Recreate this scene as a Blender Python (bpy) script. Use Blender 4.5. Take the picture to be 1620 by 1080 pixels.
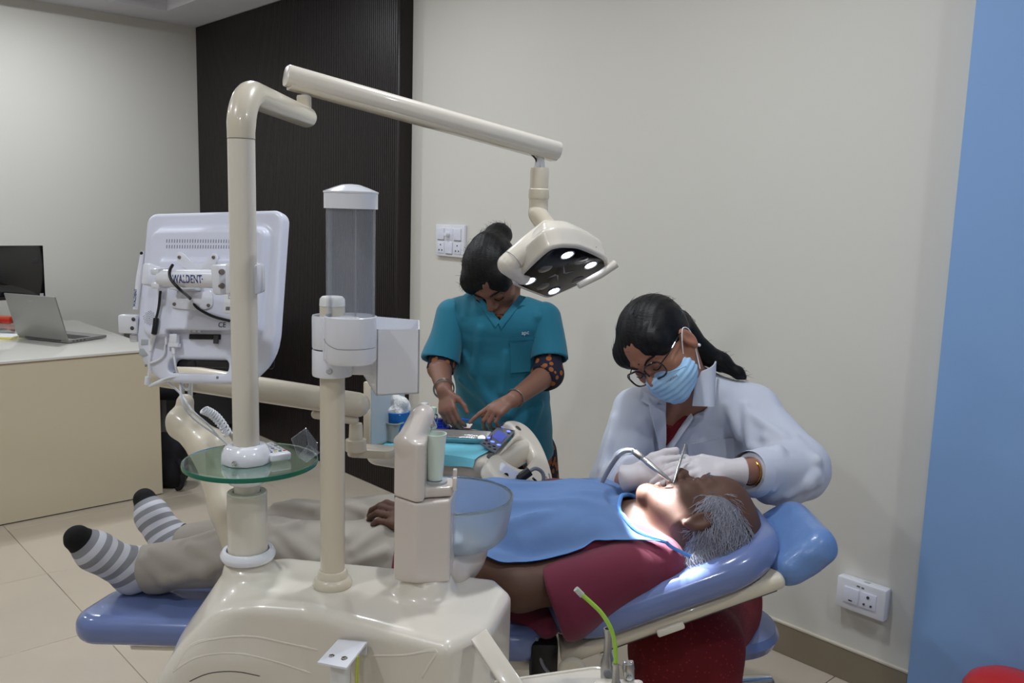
import bpy, bmesh, math, random
import numpy as np
from mathutils import Vector, Matrix
from mathutils.bvhtree import BVHTree

for _o in list(bpy.data.objects): bpy.data.objects.remove(_o)
scene = bpy.context.scene
COL = scene.collection
random.seed(7)
RNG = np.random.RandomState(7)

# ------------------------------------------------------------------ camera
# measuring frame: x to the right of the view, y level and forward, z up, origin on the floor under
# the camera.  The room's own axes are turned by TH against it.
F_PX, PITCH, ROLL, EYE, TH = 1380.0, math.radians(8.4), math.radians(1.66), 1.45, math.radians(47)
FW = np.array([0, math.cos(PITCH), -math.sin(PITCH)])
_r0 = np.array([1.0, 0, 0]); _u0 = np.cross(_r0, FW)
CR = math.cos(ROLL)*_r0 + math.sin(ROLL)*_u0
CU = math.cos(ROLL)*_u0 - math.sin(ROLL)*_r0
def ray(px, py): return FW + CR*(px-810)/F_PX - CU*(py-540)/F_PX
def A(px, py, y):
    r = ray(px, py); return np.array([0, 0, EYE]) + r*(y/r[1])
def AZ(px, py, z):
    r = ray(px, py); return np.array([0, 0, EYE]) + r*((z-EYE)/r[2])
def APL(px, py, c, n):
    r = ray(px, py); o = np.array([0, 0, EYE]); t = np.dot(np.array(c)-o, n)/np.dot(r, n); return o+r*t
def toW(v):
    c, s = math.cos(TH), math.sin(TH); return (c*v[0]-s*v[1], s*v[0]+c*v[1], v[2])
def toV(w):
    c, s = math.cos(TH), math.sin(TH); return np.array([c*w[0]+s*w[1], -s*w[0]+c*w[1], w[2]])
cam_d = bpy.data.cameras.new('camera'); cam = bpy.data.objects.new('camera', cam_d); COL.objects.link(cam)
cam_d.sensor_width = 36; cam_d.lens = F_PX/1620*36; cam_d.clip_start = 0.02
_m = Matrix((CR, CU, -FW)).transposed()
cam.matrix_world = Matrix.Translation((0, 0, EYE)) @ (Matrix.Rotation(TH, 3, 'Z') @ _m).to_4x4()
scene.camera = cam

# ------------------------------------------------------------------ light and exposure
scene.view_settings.view_transform = 'Standard'; scene.view_settings.look = 'None'
scene.view_settings.gamma = 1; scene.view_settings.use_curve_mapping = False
scene.view_settings.exposure = 0.27
world = bpy.data.worlds.new('world'); scene.world = world; world.use_nodes = True
world.node_tree.nodes['Background'].inputs[0].default_value = (0.9, 0.95, 1, 1)
world.node_tree.nodes['Background'].inputs[1].default_value = 0.05
CEIL = 2.604
X0, X1, Y0, Y1 = -5.88, 1.9, -2.6, 2.59         # room, in its own axes
LAMPS = []                                     # ceiling lamps: (x, y, power)
for _x, _y, _p in ((-4.95, 1.3, 15), (-4.8, -0.4, 11), (-3.0, 1.55, 9), (-3.0, -0.4, 9), (-1.35, 1.45, 11), (-1.35, -0.5, 10), (0.35, 1.3, 9), (0.35, -0.6, 9)):
    LAMPS.append((_x, _y, _p))
LIGHT_COL = (0.90, 0.95, 1.0)

# ------------------------------------------------------------------ mesh helpers; a mesh is (verts Nx3, faces)
def nrm(v): v = np.asarray(v, float); return v/np.linalg.norm(v)
def V3(*a): return np.array(a, float)
EX, EY, EZ = V3(1, 0, 0), V3(0, 1, 0), V3(0, 0, 1)
def jn(*ms):
    vs, fs, n = [], [], 0
    for v, f in ms:
        v = np.asarray(v, float); vs.append(v); fs += [tuple(int(i)+n for i in q) for q in f]; n += len(v)
    return np.concatenate(vs), fs
def frame(z, x=None):
    z = nrm(z)
    if x is None: x = EX if abs(z[0]) < .9 else EY
    x = nrm(np.asarray(x, float)-z*np.dot(x, z)); return np.array([x, np.cross(z, x), z])
def xf(m, c=(0, 0, 0), ax=None):
    v = np.asarray(m[0], float)
    if ax is not None: v = v @ np.asarray(ax)
    return v+np.asarray(c), m[1]
def from_bm(bm):
    bm.verts.index_update(); v = np.array([p.co[:] for p in bm.verts]); f = [tuple(p.index for p in q.verts) for q in bm.faces]; bm.free(); return v, f
def rbox(c, half, r=0.0, ax=None, seg=2):
    bm = bmesh.new(); bmesh.ops.create_cube(bm, size=2)
    for p in bm.verts: p.co = Vector((p.co.x*half[0], p.co.y*half[1], p.co.z*half[2]))
    if r > 0: bmesh.ops.bevel(bm, geom=list(bm.edges), offset=min(r, min(half)*.98), segments=seg, affect='EDGES', profile=.5)
    return xf(from_bm(bm), c, ax)
def lathe(prof, c=(0, 0, 0), axis=None, n=40, x=None, close=False):
    ax = frame(EZ if axis is None else axis, x); vs = []; fs = []; rings = []
    for r, z in prof:
        if r < 1e-6: rings.append([len(vs)]); vs.append((0, 0, z))
        else:
            rings.append(list(range(len(vs), len(vs)+n)))
            vs += [(r*math.cos(2*math.pi*i/n), r*math.sin(2*math.pi*i/n), z) for i in range(n)]
    pr = list(zip(rings[:-1], rings[1:]))
    if close: pr.append((rings[-1], rings[0]))
    for a, b in pr:
        for i in range(n):
            j = (i+1) % n
            if len(a) == 1 and len(b) == 1: continue
            if len(a) == 1: fs.append((a[0], b[j], b[i]))
            elif len(b) == 1: fs.append((a[i], a[j], b[0]))
            else: fs.append((a[i], a[j], b[j], b[i]))
    return np.array(vs) @ ax + np.asarray(c), fs
def cr(pts, k=6, closed=False):
    p = [np.asarray(q, float) for q in pts]; n = len(p); out = []
    for i in range(n if closed else n-1):
        if closed: a, b, c, d = p[(i-1) % n], p[i], p[(i+1) % n], p[(i+2) % n]
        else: a, b, c, d = p[max(i-1, 0)], p[i], p[i+1], p[min(i+2, n-1)]
        for j in range(k):
            t = j/k; out.append(.5*((2*b)+(c-a)*t+(2*a-5*b+4*c-d)*t*t+(3*b-a-3*c+d)*t**3))
    if not closed: out.append(p[-1])
    return out
def tube(path, r, n=12, cap=True, closed=False, flat=None, up=None, dome=False):
    P = [np.asarray(q, float) for q in path]; m = len(P)
    R = list(r) if np.ndim(r) else [r]*m
    if len(R) != m: R = list(np.interp(np.linspace(0, 1, m), np.linspace(0, 1, len(R)), R))
    if dome and not closed:
        t0, t1 = nrm(P[0]-P[1]), nrm(P[-1]-P[-2]); r0, r1 = R[0], R[-1]
        pre = [(P[0]+t0*r0*math.sin(a), r0*math.cos(a)) for a in (1.45, 1.1, .75, .38)]
        post = [(P[-1]+t1*r1*math.sin(a), r1*math.cos(a)) for a in (.38, .75, 1.1, 1.45)]
        P = [p for p, _ in pre]+P+[p for p, _ in post]; R = [q for _, q in pre]+R+[q for _, q in post]; m = len(P)
    T = []
    for i in range(m):
        a, b = (P[i-1], P[(i+1) % m]) if closed else (P[max(i-1, 0)], P[min(i+1, m-1)])
        T.append(nrm(b-a))
    x = up if up is not None else (EX if abs(T[0][0]) < .8 else EZ)
    x = nrm(x-T[0]*np.dot(x, T[0])); vs = []; fs = []
    fl = flat or (1, 1)
    for i in range(m):
        x = x-T[i]*np.dot(x, T[i]); x = nrm(x); y = np.cross(T[i], x)
        for j in range(n):
            a = 2*math.pi*j/n; vs.append(P[i]+R[i]*(fl[0]*math.cos(a)*x+fl[1]*math.sin(a)*y))
    for i in range(m if closed else m-1):
        k = (i+1) % m
        for j in range(n):
            l = (j+1) % n; fs.append((i*n+j, i*n+l, k*n+l, k*n+j))
    if cap and not closed:
        fs.append(tuple(range(n-1, -1, -1))); fs.append(tuple((m-1)*n+j for j in range(n)))
    return np.array(vs), fs
def cyl(a, b, r, n=20, r2=None): return tube([a, b], [r, r if r2 is None else r2], n)
def torus(c, R, r, axis, n=32, m=8, el=(1, 1), x=None):
    ax = frame(axis, x); return tube([np.asarray(c)+R*(el[0]*math.cos(t)*ax[0]+el[1]*math.sin(t)*ax[1]) for t in np.linspace(0, 2*math.pi, n, endpoint=False)], r, m, closed=True)
def prism(poly, c, ax, d0, d1, r=0.0, seg=2):
    """outline in the plane ax[0], ax[1], from d0 to d1 along ax[2]"""
    bm = bmesh.new(); a = [bm.verts.new((p[0], p[1], d0)) for p in poly]; b = [bm.verts.new((p[0], p[1], d1)) for p in poly]; n = len(poly)
    bm.faces.new(a[::-1]); bm.faces.new(b)
    for i in range(n): bm.faces.new((a[i], a[(i+1) % n], b[(i+1) % n], b[i]))
    bmesh.ops.recalc_face_normals(bm, faces=bm.faces)
    if r > 0:
        es = [e for e in bm.edges if abs(e.verts[0].co.z-e.verts[1].co.z) < 1e-9]
        bmesh.ops.bevel(bm, geom=es, offset=r, segments=seg, affect='EDGES', profile=.5)
    return xf(from_bm(bm), c, ax)
def grid(P, closed_u=False):
    P = np.asarray(P); a, b = P.shape[:2]; fs = []
    for i in range(a if closed_u else a-1):
        for j in range(b-1): fs.append((i*b+j, ((i+1) % a)*b+j, ((i+1) % a)*b+j+1, i*b+j+1))
    return P.reshape(-1, 3), fs
def shell(P, N, th):
    """a sheet P (a x b x 3) given thickness th along N"""
    P = np.asarray(P); a, b = P.shape[:2]; Q = P+np.asarray(N)*th
    v = np.concatenate([P.reshape(-1, 3), Q.reshape(-1, 3)]); n = a*b; fs = []
    for i in range(a-1):
        for j in range(b-1):
            q = (i*b+j, (i+1)*b+j, (i+1)*b+j+1, i*b+j+1); fs.append(q[::-1]); fs.append(tuple(k+n for k in q))
    rim = [i*b for i in range(a)]+[(a-1)*b+j for j in range(1, b)]+[i*b+b-1 for i in range(a-2, -1, -1)]+[j for j in range(b-2, 0, -1)]
    for i in range(len(rim)):
        p, q = rim[i], rim[(i+1) % len(rim)]; fs.append((p, q, q+n, p+n))
    return v, fs
def rrect(w, h, r, n=5, cx=0, cy=0):
    out = []
    for sx, sy, a0 in ((1, 1, 0), (-1, 1, 90), (-1, -1, 180), (1, -1, 270)):
        for i in range(n+1):
            a = math.radians(a0+90*i/n); out.append((cx+sx*(w/2-r)+r*math.cos(a), cy+sy*(h/2-r)+r*math.sin(a)))
    return out

# ------------------------------------------------------------------ implicit surfaces for moulded and living shapes
class Field:
    def __init__(s, lo, hi, h):
        s.lo = np.asarray(lo, float); s.h = h; s.n = np.ceil((np.asarray(hi)-s.lo)/h).astype(int)+1
        s.f = np.full(s.n, 1.0, np.float32)
    def win(s, lo, hi):
        a = np.clip(np.floor((lo-s.lo)/s.h).astype(int), 0, s.n); b = np.clip(np.ceil((hi-s.lo)/s.h).astype(int)+1, 0, s.n)
        g = [(s.lo[i]+s.h*np.arange(a[i], b[i])).astype(np.float32) for i in range(3)]
        return (slice(a[0], b[0]), slice(a[1], b[1]), slice(a[2], b[2])), g[0][:, None, None], g[1][None, :, None], g[2][None, None, :]
    def add(s, pr, k=.01):
        fn, lo, hi = pr; e = k+4*s.h; w, X, Y, Z = s.win(lo-e, hi+e)
        if min(s.f[w].shape) == 0: return s
        d = fn(X, Y, Z); a = s.f[w]
        if k > 0:
            q = np.maximum(k-np.abs(a-d), 0); s.f[w] = np.minimum(a, d)-q*q/(4*k)
        else: s.f[w] = np.minimum(a, d)
        return s
    def adds(s, prs, k=.01):
        for p in prs: s.add(p, k)
        return s
    def sub(s, pr, k=.005):
        fn, lo, hi = pr; e = k+4*s.h; w, X, Y, Z = s.win(lo-e, hi+e)
        if min(s.f[w].shape) == 0: return s
        d = -fn(X, Y, Z); a = s.f[w]
        q = np.maximum(k-np.abs(a-d), 0); s.f[w] = np.maximum(a, d)+(q*q/(4*k) if k > 0 else 0)
        return s
    def cut(s, p, n, k=.004, box=None):
        """take away everything on the side n points to (inside box, if given)"""
        n = nrm(n); lo, hi = (s.lo, s.lo+s.h*s.n) if box is None else (np.asarray(box[0]), np.asarray(box[1]))
        w, X, Y, Z = s.win(lo, hi); d = ((X-p[0])*n[0]+(Y-p[1])*n[1]+(Z-p[2])*n[2]).astype(np.float32); a = s.f[w]
        q = np.maximum(k-np.abs(a-d), 0); s.f[w] = np.maximum(a, d)+q*q/(4*k)
        return s
    def samp(s, P):
        q = (P-s.lo)/s.h; i = np.clip(np.floor(q).astype(int), 0, s.n-2); t = q-i; o = 0
        for a in (0, 1):
            for b in (0, 1):
                for c in (0, 1):
                    wt = (t[:, 0] if a else 1-t[:, 0])*(t[:, 1] if b else 1-t[:, 1])*(t[:, 2] if c else 1-t[:, 2])
                    o = o+wt*s.f[i[:, 0]+a, i[:, 1]+b, i[:, 2]+c]
        return o
    def grad(s, P):
        e = s.h*.75; g = np.stack([s.samp(P+e*d)-s.samp(P-e*d) for d in np.eye(3)], 1)/(2*e)
        return g
    def mesh(s, disp=None, proj=2):
        s.f[0] = 1; s.f[-1] = 1; s.f[:, 0] = 1; s.f[:, -1] = 1; s.f[:, :, 0] = 1; s.f[:, :, -1] = 1
        f = s.f; ins = f < 0
        cnt = np.zeros(s.n-1, np.int8); offs = [(a, b, c) for a in (0, 1) for b in (0, 1) for c in (0, 1)]
        sl = lambda o: tuple(slice(o[i], s.n[i]-1+o[i]) for i in range(3))
        for o in offs: cnt += ins[sl(o)]
        idx = np.argwhere((cnt > 0) & (cnt < 8))
        vals = {o: f[idx[:, 0]+o[0], idx[:, 1]+o[1], idx[:, 2]+o[2]] for o in offs}
        acc = np.zeros((len(idx), 3)); num = np.zeros(len(idx))
        for o in offs:
            for ax in range(3):
                if o[ax]: continue
                p = list(o); p[ax] = 1; p = tuple(p); a, b = vals[o], vals[p]; m = (a < 0) != (b < 0)
                t = np.where(m, a/np.where(m, a-b, 1), 0); c = np.tile(np.array(o, float), (len(idx), 1)); c[:, ax] += t
                acc[m] += c[m]; num[m] += 1
        P = s.lo+s.h*(idx+acc/num[:, None])
        cid = np.full(s.n-1, -1, np.int32); cid[idx[:, 0], idx[:, 1], idx[:, 2]] = np.arange(len(idx))
        quads = []
        for ax in range(3):
            a = [slice(1, s.n[i]-1) for i in range(3)]; b = list(a); a[ax] = slice(0, s.n[ax]-1); b[ax] = slice(1, s.n[ax])
            ia, ib = ins[tuple(a)], ins[tuple(b)]
            u, v = (ax+1) % 3, (ax+2) % 3
            for m, flip in ((ia & ~ib, False), (~ia & ib, True)):
                e = np.argwhere(m)
                if len(e) == 0: continue
                base = e.copy(); base[:, u] += 1; base[:, v] += 1
                def cc(du, dv):
                    q = base.copy(); q[:, u] -= du; q[:, v] -= dv; return cid[q[:, 0], q[:, 1], q[:, 2]]
                q = np.stack([cc(1, 1), cc(0, 1), cc(0, 0), cc(1, 0)], 1)
                quads.append(q[:, ::-1] if flip else q)
        Q = np.concatenate(quads)
        for _ in range(proj):
            g = s.grad(P); d = s.samp(P); g2 = np.maximum((g*g).sum(1), .05)
            P = P-np.clip(d/g2, -s.h*.6, s.h*.6)[:, None]*g
        if disp is not None:
            g = s.grad(P); g /= np.maximum(np.linalg.norm(g, axis=1), 1e-6)[:, None]
            P = P+g*disp(P)[:, None]
        return P, Q
def rc(a, b, ra, rb=None):
    a, b = np.asarray(a, float), np.asarray(b, float); rb = ra if rb is None else rb; ab = b-a; L = max(np.dot(ab, ab), 1e-9); m = max(ra, rb)
    def fn(X, Y, Z):
        x, y, z = X-a[0], Y-a[1], Z-a[2]; t = np.clip((x*ab[0]+y*ab[1]+z*ab[2])/L, 0, 1)
        return np.sqrt((x-t*ab[0])**2+(y-t*ab[1])**2+(z-t*ab[2])**2)-(ra+t*(rb-ra))
    return fn, np.minimum(a, b)-m, np.maximum(a, b)+m
def sph(c, r): return rc(c, np.asarray(c)+1e-5, r)
def ell(c, r, ax=None):
    c = np.asarray(c, float); ax = np.eye(3) if ax is None else np.asarray(ax); m = max(r)
    def fn(X, Y, Z):
        x, y, z = X-c[0], Y-c[1], Z-c[2]; k0 = 0; k1 = 0
        for i in range(3):
            q = x*ax[i][0]+y*ax[i][1]+z*ax[i][2]; k0 = k0+(q/r[i])**2; k1 = k1+(q/r[i]**2)**2
        k0 = np.sqrt(k0); return k0*(k0-1)/np.maximum(np.sqrt(k1), 1e-6)
    return fn, c-m, c+m
def ecap(a, b, ra, rb, side):
    """capsule with an elliptic section: radii (along side, across)"""
    a, b = np.asarray(a, float), np.asarray(b, float); ab = b-a; L = max(np.dot(ab, ab), 1e-9); S = nrm(side); m = max(*ra, *rb)
    def fn(X, Y, Z):
        x, y, z = X-a[0], Y-a[1], Z-a[2]; t = np.clip((x*ab[0]+y*ab[1]+z*ab[2])/L, 0, 1)
        x = x-t*ab[0]; y = y-t*ab[1]; z = z-t*ab[2]; s = x*S[0]+y*S[1]+z*S[2]; o2 = np.maximum(x*x+y*y+z*z-s*s, 0)
        rs = ra[0]+t*(rb[0]-ra[0]); rf = ra[1]+t*(rb[1]-ra[1])
        k0 = np.sqrt(s*s/rs**2+o2/rf**2); k1 = np.sqrt(s*s/rs**4+o2/rf**4); return k0*(k0-1)/np.maximum(k1, 1e-6)
    return fn, np.minimum(a, b)-m, np.maximum(a, b)+m
def fbox(c, half, r=.01, ax=None):
    c = np.asarray(c, float); ax = np.eye(3) if ax is None else np.asarray(ax); h = np.asarray(half, float)-r; m = np.abs(ax.T) @ np.asarray(half, float)
    def fn(X, Y, Z):
        x, y, z = X-c[0], Y-c[1], Z-c[2]; q = [np.abs(x*ax[i][0]+y*ax[i][1]+z*ax[i][2])-h[i] for i in range(3)]
        return np.sqrt(sum(np.maximum(v, 0)**2 for v in q))+np.minimum(np.maximum(np.maximum(q[0], q[1]), q[2]), 0)-r
    return fn, c-m, c+m
def chain(pts, rs):
    return [rc(pts[i], pts[i+1], rs[i], rs[i+1]) for i in range(len(pts)-1)]
def fwedge(c, ax, w0, w1, d0, d1, half):
    """wedge for a neckline: in ax[0] half width grows from w0 at d0 to w1 at d1 along ax[1]; depth half along ax[2]"""
    c = np.asarray(c, float); k = (w1-w0)/(d1-d0); kn = math.sqrt(1+k*k); m = max(abs(w1), abs(w0), abs(d0), abs(d1), half)*1.6
    def fn(X, Y, Z):
        x, y, z = X-c[0], Y-c[1], Z-c[2]; p = [x*a[0]+y*a[1]+z*a[2] for a in ax]
        return np.maximum(np.maximum((np.abs(p[0])-(w0+k*(p[1]-d0)))/kn, np.abs(p[1]-(d0+d1)/2)-(d1-d0)/2), np.abs(p[2])-half)
    return fn, c-m, c+m
def wrinkle(amp, fr, seed=0, dirs=None, n=5):
    rg = np.random.RandomState(seed); D = rg.normal(size=(n, 3)) if dirs is None else np.asarray(dirs, float)+rg.normal(size=(n, 3))*.25
    D /= np.linalg.norm(D, axis=1)[:, None]; ph = rg.uniform(0, 6.28, n); fq = fr*rg.uniform(.6, 1.5, n); W = rg.normal(size=(n, 3))
    def fn(P):
        o = 0
        for i in range(n):
            w = np.sin(P @ W[i]*fr*.35+ph[i]*2); o = o+np.sin(P @ D[i]*fq[i]+ph[i]+1.6*w)*(0.55+.45*np.sin(P @ W[(i+1) % n]*fr*.25+ph[i]))
        return amp*o/math.sqrt(n)
    return fn

# ------------------------------------------------------------------ materials
MATS = {}
def lin(c):
    c = [x/255.0 for x in c[:3]]; return tuple(x/12.92 if x <= .04045 else ((x+.055)/1.055)**2.4 for x in c)+(1,)
def mat(name, col, rough=.5, metal=0, coat=0, spec=.5, bump=None, emit=None, trans=0, ior=1.45, alpha=1, var=None, sss=0, sheen=0, stretch=None):
    m = bpy.data.materials.new(name); m.use_nodes = True; N = m.node_tree.nodes; L = m.node_tree.links; b = N['Principled BSDF']
    I = b.inputs; I['Base Color'].default_value = lin(col); I['Roughness'].default_value = rough; I['Metallic'].default_value = metal
    I['Coat Weight'].default_value = coat; I['Coat Roughness'].default_value = .04; I['Specular IOR Level'].default_value = spec
    I['Transmission Weight'].default_value = trans; I['IOR'].default_value = ior; I['Alpha'].default_value = alpha
    I['Subsurface Weight'].default_value = sss; I['Subsurface Radius'].default_value = (.012, .005, .003); I['Sheen Weight'].default_value = sheen
    if emit: I['Emission Color'].default_value = lin(emit[0]); I['Emission Strength'].default_value = emit[1]
    tc = N.new('ShaderNodeTexCoord'); src = tc.outputs['Object']
    if stretch:
        mp = N.new('ShaderNodeMapping'); mp.inputs['Scale'].default_value = stretch; L.new(src, mp.inputs['Vector']); src = mp.outputs['Vector']
    if var:      # (scale, second colour, contrast)
        n = N.new('ShaderNodeTexNoise'); n.inputs['Scale'].default_value = var[0]; n.inputs['Detail'].default_value = 5; L.new(src, n.inputs['Vector'])
        r = N.new('ShaderNodeValToRGB'); r.color_ramp.elements[0].position = .5-var[2]; r.color_ramp.elements[1].position = .5+var[2]
        r.color_ramp.elements[0].color = lin(col); r.color_ramp.elements[1].color = lin(var[1]); L.new(n.outputs['Fac'], r.inputs['Fac']); L.new(r.outputs['Color'], I['Base Color'])
    if bump:     # (scale, strength, distance)
        n = N.new('ShaderNodeTexNoise'); n.inputs['Scale'].default_value = bump[0]; n.inputs['Detail'].default_value = 4; L.new(src, n.inputs['Vector'])
        u = N.new('ShaderNodeBump'); u.inputs['Strength'].default_value = bump[1]; u.inputs['Distance'].default_value = bump[2]; L.new(n.outputs['Fac'], u.inputs['Height']); L.new(u.outputs['Normal'], I['Normal'])
    MATS[name] = m; return m
def stripes(m, attr, freq, ca, cb, lo=None, clo=None, hi=None, chi=None):
    """bands of two colours along a vertex attribute, with plain ends"""
    N = m.node_tree.nodes; L = m.node_tree.links; a = N.new('ShaderNodeAttribute'); a.attribute_name = attr
    mu = N.new('ShaderNodeMath'); mu.operation = 'MULTIPLY'; mu.inputs[1].default_value = freq; L.new(a.outputs['Fac'], mu.inputs[0])
    fr = N.new('ShaderNodeMath'); fr.operation = 'FRACT'; L.new(mu.outputs[0], fr.inputs[0])
    gt = N.new('ShaderNodeMath'); gt.operation = 'GREATER_THAN'; gt.inputs[1].default_value = .5; L.new(fr.outputs[0], gt.inputs[0])
    mx = N.new('ShaderNodeMix'); mx.data_type = 'RGBA'; mx.inputs[6].default_value = lin(ca); mx.inputs[7].default_value = lin(cb); L.new(gt.outputs[0], mx.inputs[0]); out = mx.outputs[2]
    for lim, c, op in ((lo, clo, 'LESS_THAN'), (hi, chi, 'GREATER_THAN')):
        if lim is None: continue
        g = N.new('ShaderNodeMath'); g.operation = op; g.inputs[1].default_value = lim; L.new(a.outputs['Fac'], g.inputs[0])
        x = N.new('ShaderNodeMix'); x.data_type = 'RGBA'; x.inputs[7].default_value = lin(c); L.new(g.outputs[0], x.inputs[0]); L.new(out, x.inputs[6]); out = x.outputs[2]
    L.new(out, N['Principled BSDF'].inputs['Base Color'])

# ------------------------------------------------------------------ objects
def mk(name, m, material, attr=None, smooth=True, sharp=40):
    v, f = m; me = bpy.data.meshes.new(name); v = np.asarray(v, np.float32)
    if isinstance(f, np.ndarray):
        me.vertices.add(len(v)); me.vertices.foreach_set('co', v.ravel()); n = len(f)
        me.loops.add(4*n); me.loops.foreach_set('vertex_index', f.astype(np.int32).ravel())
        me.polygons.add(n); me.polygons.foreach_set('loop_start', np.arange(0, 4*n, 4, dtype=np.int32)); me.polygons.foreach_set('loop_total', np.full(n, 4, np.int32))
        me.update(calc_edges=True); me.validate()
    else:
        me.from_pydata(v.tolist(), [], f); me.update()
        bm = bmesh.new(); bm.from_mesh(me); bmesh.ops.recalc_face_normals(bm, faces=bm.faces); bm.to_mesh(me); bm.free()
    if attr:
        for k, a in attr.items():
            at = me.attributes.new(k, 'FLOAT', 'POINT'); at.data.foreach_set('value', np.asarray(a, np.float32))
    if smooth:
        me.polygons.foreach_set('use_smooth', np.ones(len(me.polygons), bool))
        if sharp and not isinstance(f, np.ndarray): me.set_sharp_from_angle(angle=math.radians(sharp))
    me.materials.append(MATS[material] if isinstance(material, str) else material)
    o = bpy.data.objects.new(name, me); COL.objects.link(o); return o
class Thing:
    """an Empty at the thing's base, with its parts as children; meshes come in the measuring frame"""
    def __init__(s, name, label, cat, base, group=None):
        s.base = np.asarray(base, float); s.e = bpy.data.objects.new(name, None); COL.objects.link(s.e); s.e.empty_display_size = .05
        s.e.location = toW(s.base); s.e.rotation_euler = (0, 0, TH); s.e['label'] = label; s.e['category'] = cat
        if group: s.e['group'] = group
    def part(s, name, m, material, parent=None, label=None, kind=None, **kw):
        o = mk(name, (np.asarray(m[0], float)-s.base, m[1]), material, **kw); o.parent = parent if parent is not None else s.e
        if label: o['label'] = label
        if kind: o['kind'] = kind
        return o
def solo(name, label, cat, m, material, group=None, base=None, **kw):
    v = np.asarray(m[0], float)
    if base is None: base = V3((v[:, 0].min()+v[:, 0].max())/2, (v[:, 1].min()+v[:, 1].max())/2, v[:, 2].min())
    o = mk(name, (v-base, m[1]), material, **kw); o.location = toW(base); o.rotation_euler = (0, 0, TH); o['label'] = label; o['category'] = cat
    if group: o['group'] = group
    return o
def struct(name, m, material, parent=None, **kw):
    """the room itself, in the room's own axes"""
    o = mk(name, m, material, **kw); o['kind'] = 'structure' if parent is None else o.get('kind', '')
    if parent is not None:
        del o['kind']; o.parent = parent
    return o
def text_mesh(s, size, c, ax, extrude=.0004, align='CENTER'):
    cu = bpy.data.curves.new('lettering', 'FONT'); cu.body = s; cu.size = size; cu.extrude = extrude; cu.align_x = align; cu.align_y = 'CENTER'; cu.resolution_u = 3
    o = bpy.data.objects.new('lettering', cu); me = bpy.data.meshes.new_from_object(o)
    v = np.array([p.co[:] for p in me.vertices]); f = [tuple(p.vertices) for p in me.polygons]
    bpy.data.objects.remove(o); bpy.data.curves.remove(cu); bpy.data.meshes.remove(me); return xf((v, f), c, ax)
def bvh(*ms):
    v, f = jn(*[(m[0], m[1]) for m in ms]); return BVHTree.FromPolygons([Vector(p) for p in v], f)
def hit(tree, px, py, off=0):
    d = Vector(ray(px, py)).normalized(); p, n, i, t = tree.ray_cast(Vector((0, 0, EYE)), d)
    if p is None: return None, None
    if n.dot(d) > 0: n = -n
    return np.array(p)+np.array(n)*off, np.array(n)

# ================================================================== materials
mat('wall_cream', (219, 216, 208), .55, spec=.3, bump=(180, .05, .002))
mat('wall_blue', (134, 170, 218), .5, spec=.3, bump=(180, .05, .002))
mat('ceiling_white', (216, 214, 218), .8, spec=.2)
mat('dark_wood', (30, 25, 26), .38, spec=.35, var=(60, (40, 33, 32), .3), stretch=(40, 40, 1))
mat('skirting_brown', (138, 126, 106), .35, var=(6, (150, 138, 118), .25))
mat('skirting_lip', (216, 208, 192), .4)
mat('skirting_blue', (150, 190, 240), .4)
mat('grout', (140, 126, 108), .7)
mat('floor_tile', (192, 181, 165), .16, spec=.45, var=(2.2, (203, 190, 172), .3))
mat('desk_top', (222, 220, 212), .12, coat=.5)
mat('desk_side', (211, 200, 174), .35)
mat('desk_edge', (150, 128, 100), .5)
mat('cream', (222, 214, 200), .28, coat=.7, var=(3, (224, 216, 203), .3))
mat('cream_warm', (214, 204, 184), .3, coat=.6)
mat('cream_pink', (216, 205, 196), .27, coat=.7)
mat('white_plastic', (226, 228, 242), .3, coat=.25)
mat('white_gloss', (232, 233, 240), .18, coat=.6)
mat('white_matt', (232, 232, 230), .6)
mat('blue_vinyl', (108, 124, 172), .2, coat=.55, bump=(9, .05, .02))
mat('blue_cover', (104, 138, 192), .3, coat=.2, bump=(30, .4, .006))
mat('bib_blue', (108, 140, 190), .85, alpha=.8, sheen=.05, bump=(500, .2, .001))
mat('bib_edge', (92, 148, 216), .6)
mat('drape_cyan', (120, 205, 226), .7, bump=(60, .15, .003))
mat('scrub_teal', (26, 112, 136), .8, sheen=.15, bump=(900, .15, .0006))
mat('scrub_stitch', (30, 108, 132), .8)
mat('coat_white', (200, 205, 218), .85, sheen=.15, bump=(900, .15, .0006))
mat('shirt_maroon', (108, 30, 55), .85, sheen=.2, bump=(900, .2, .0006))
mat('trouser_stone', (162, 154, 144), .85, sheen=.1, bump=(900, .15, .0006))
mat('kurta_red', (120, 14, 26), .8, bump=(300, .3, .001))
mat('kurta_navy', (26, 26, 46), .85)
mat('skin_patient', (82, 54, 42), .62, sss=.06, bump=(260, .12, .0008), var=(14, (92, 62, 48), .3))
mat('skin_assistant', (124, 86, 70), .48, sss=.06, bump=(260, .08, .0006), var=(12, (132, 92, 74), .3))
mat('skin_dentist', (158, 108, 84), .48, sss=.06, bump=(260, .08, .0006), var=(12, (164, 114, 90), .3))
mat('lip', (110, 62, 60), .45)
mat('hair_black', (11, 10, 11), .5, spec=.3, bump=(60, .25, .004), stretch=(1, 1, 6))
mat('hair_grey', (112, 112, 120), .6, bump=(90, .6, .006))
mat('hair_white', (158, 159, 172), .6)
mat('black_plastic', (18, 18, 20), .4)
mat('black_gloss', (9, 9, 11), .06, coat=.8)
mat('black_fabric', (20, 20, 27), .85)
mat('grey_dark', (70, 70, 72), .5)
mat('grey_mid', (128, 130, 132), .45)
mat('grey_light', (176, 180, 182), .4)
mat('laptop_grey', (150, 150, 146), .35, metal=.35)
mat('steel', (205, 205, 205), .18, metal=1)
mat('steel_satin', (178, 176, 174), .32, metal=1)
mat('chrome', (225, 228, 232), .07, metal=1)
mat('gold', (190, 140, 60), .25, metal=1)
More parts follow.
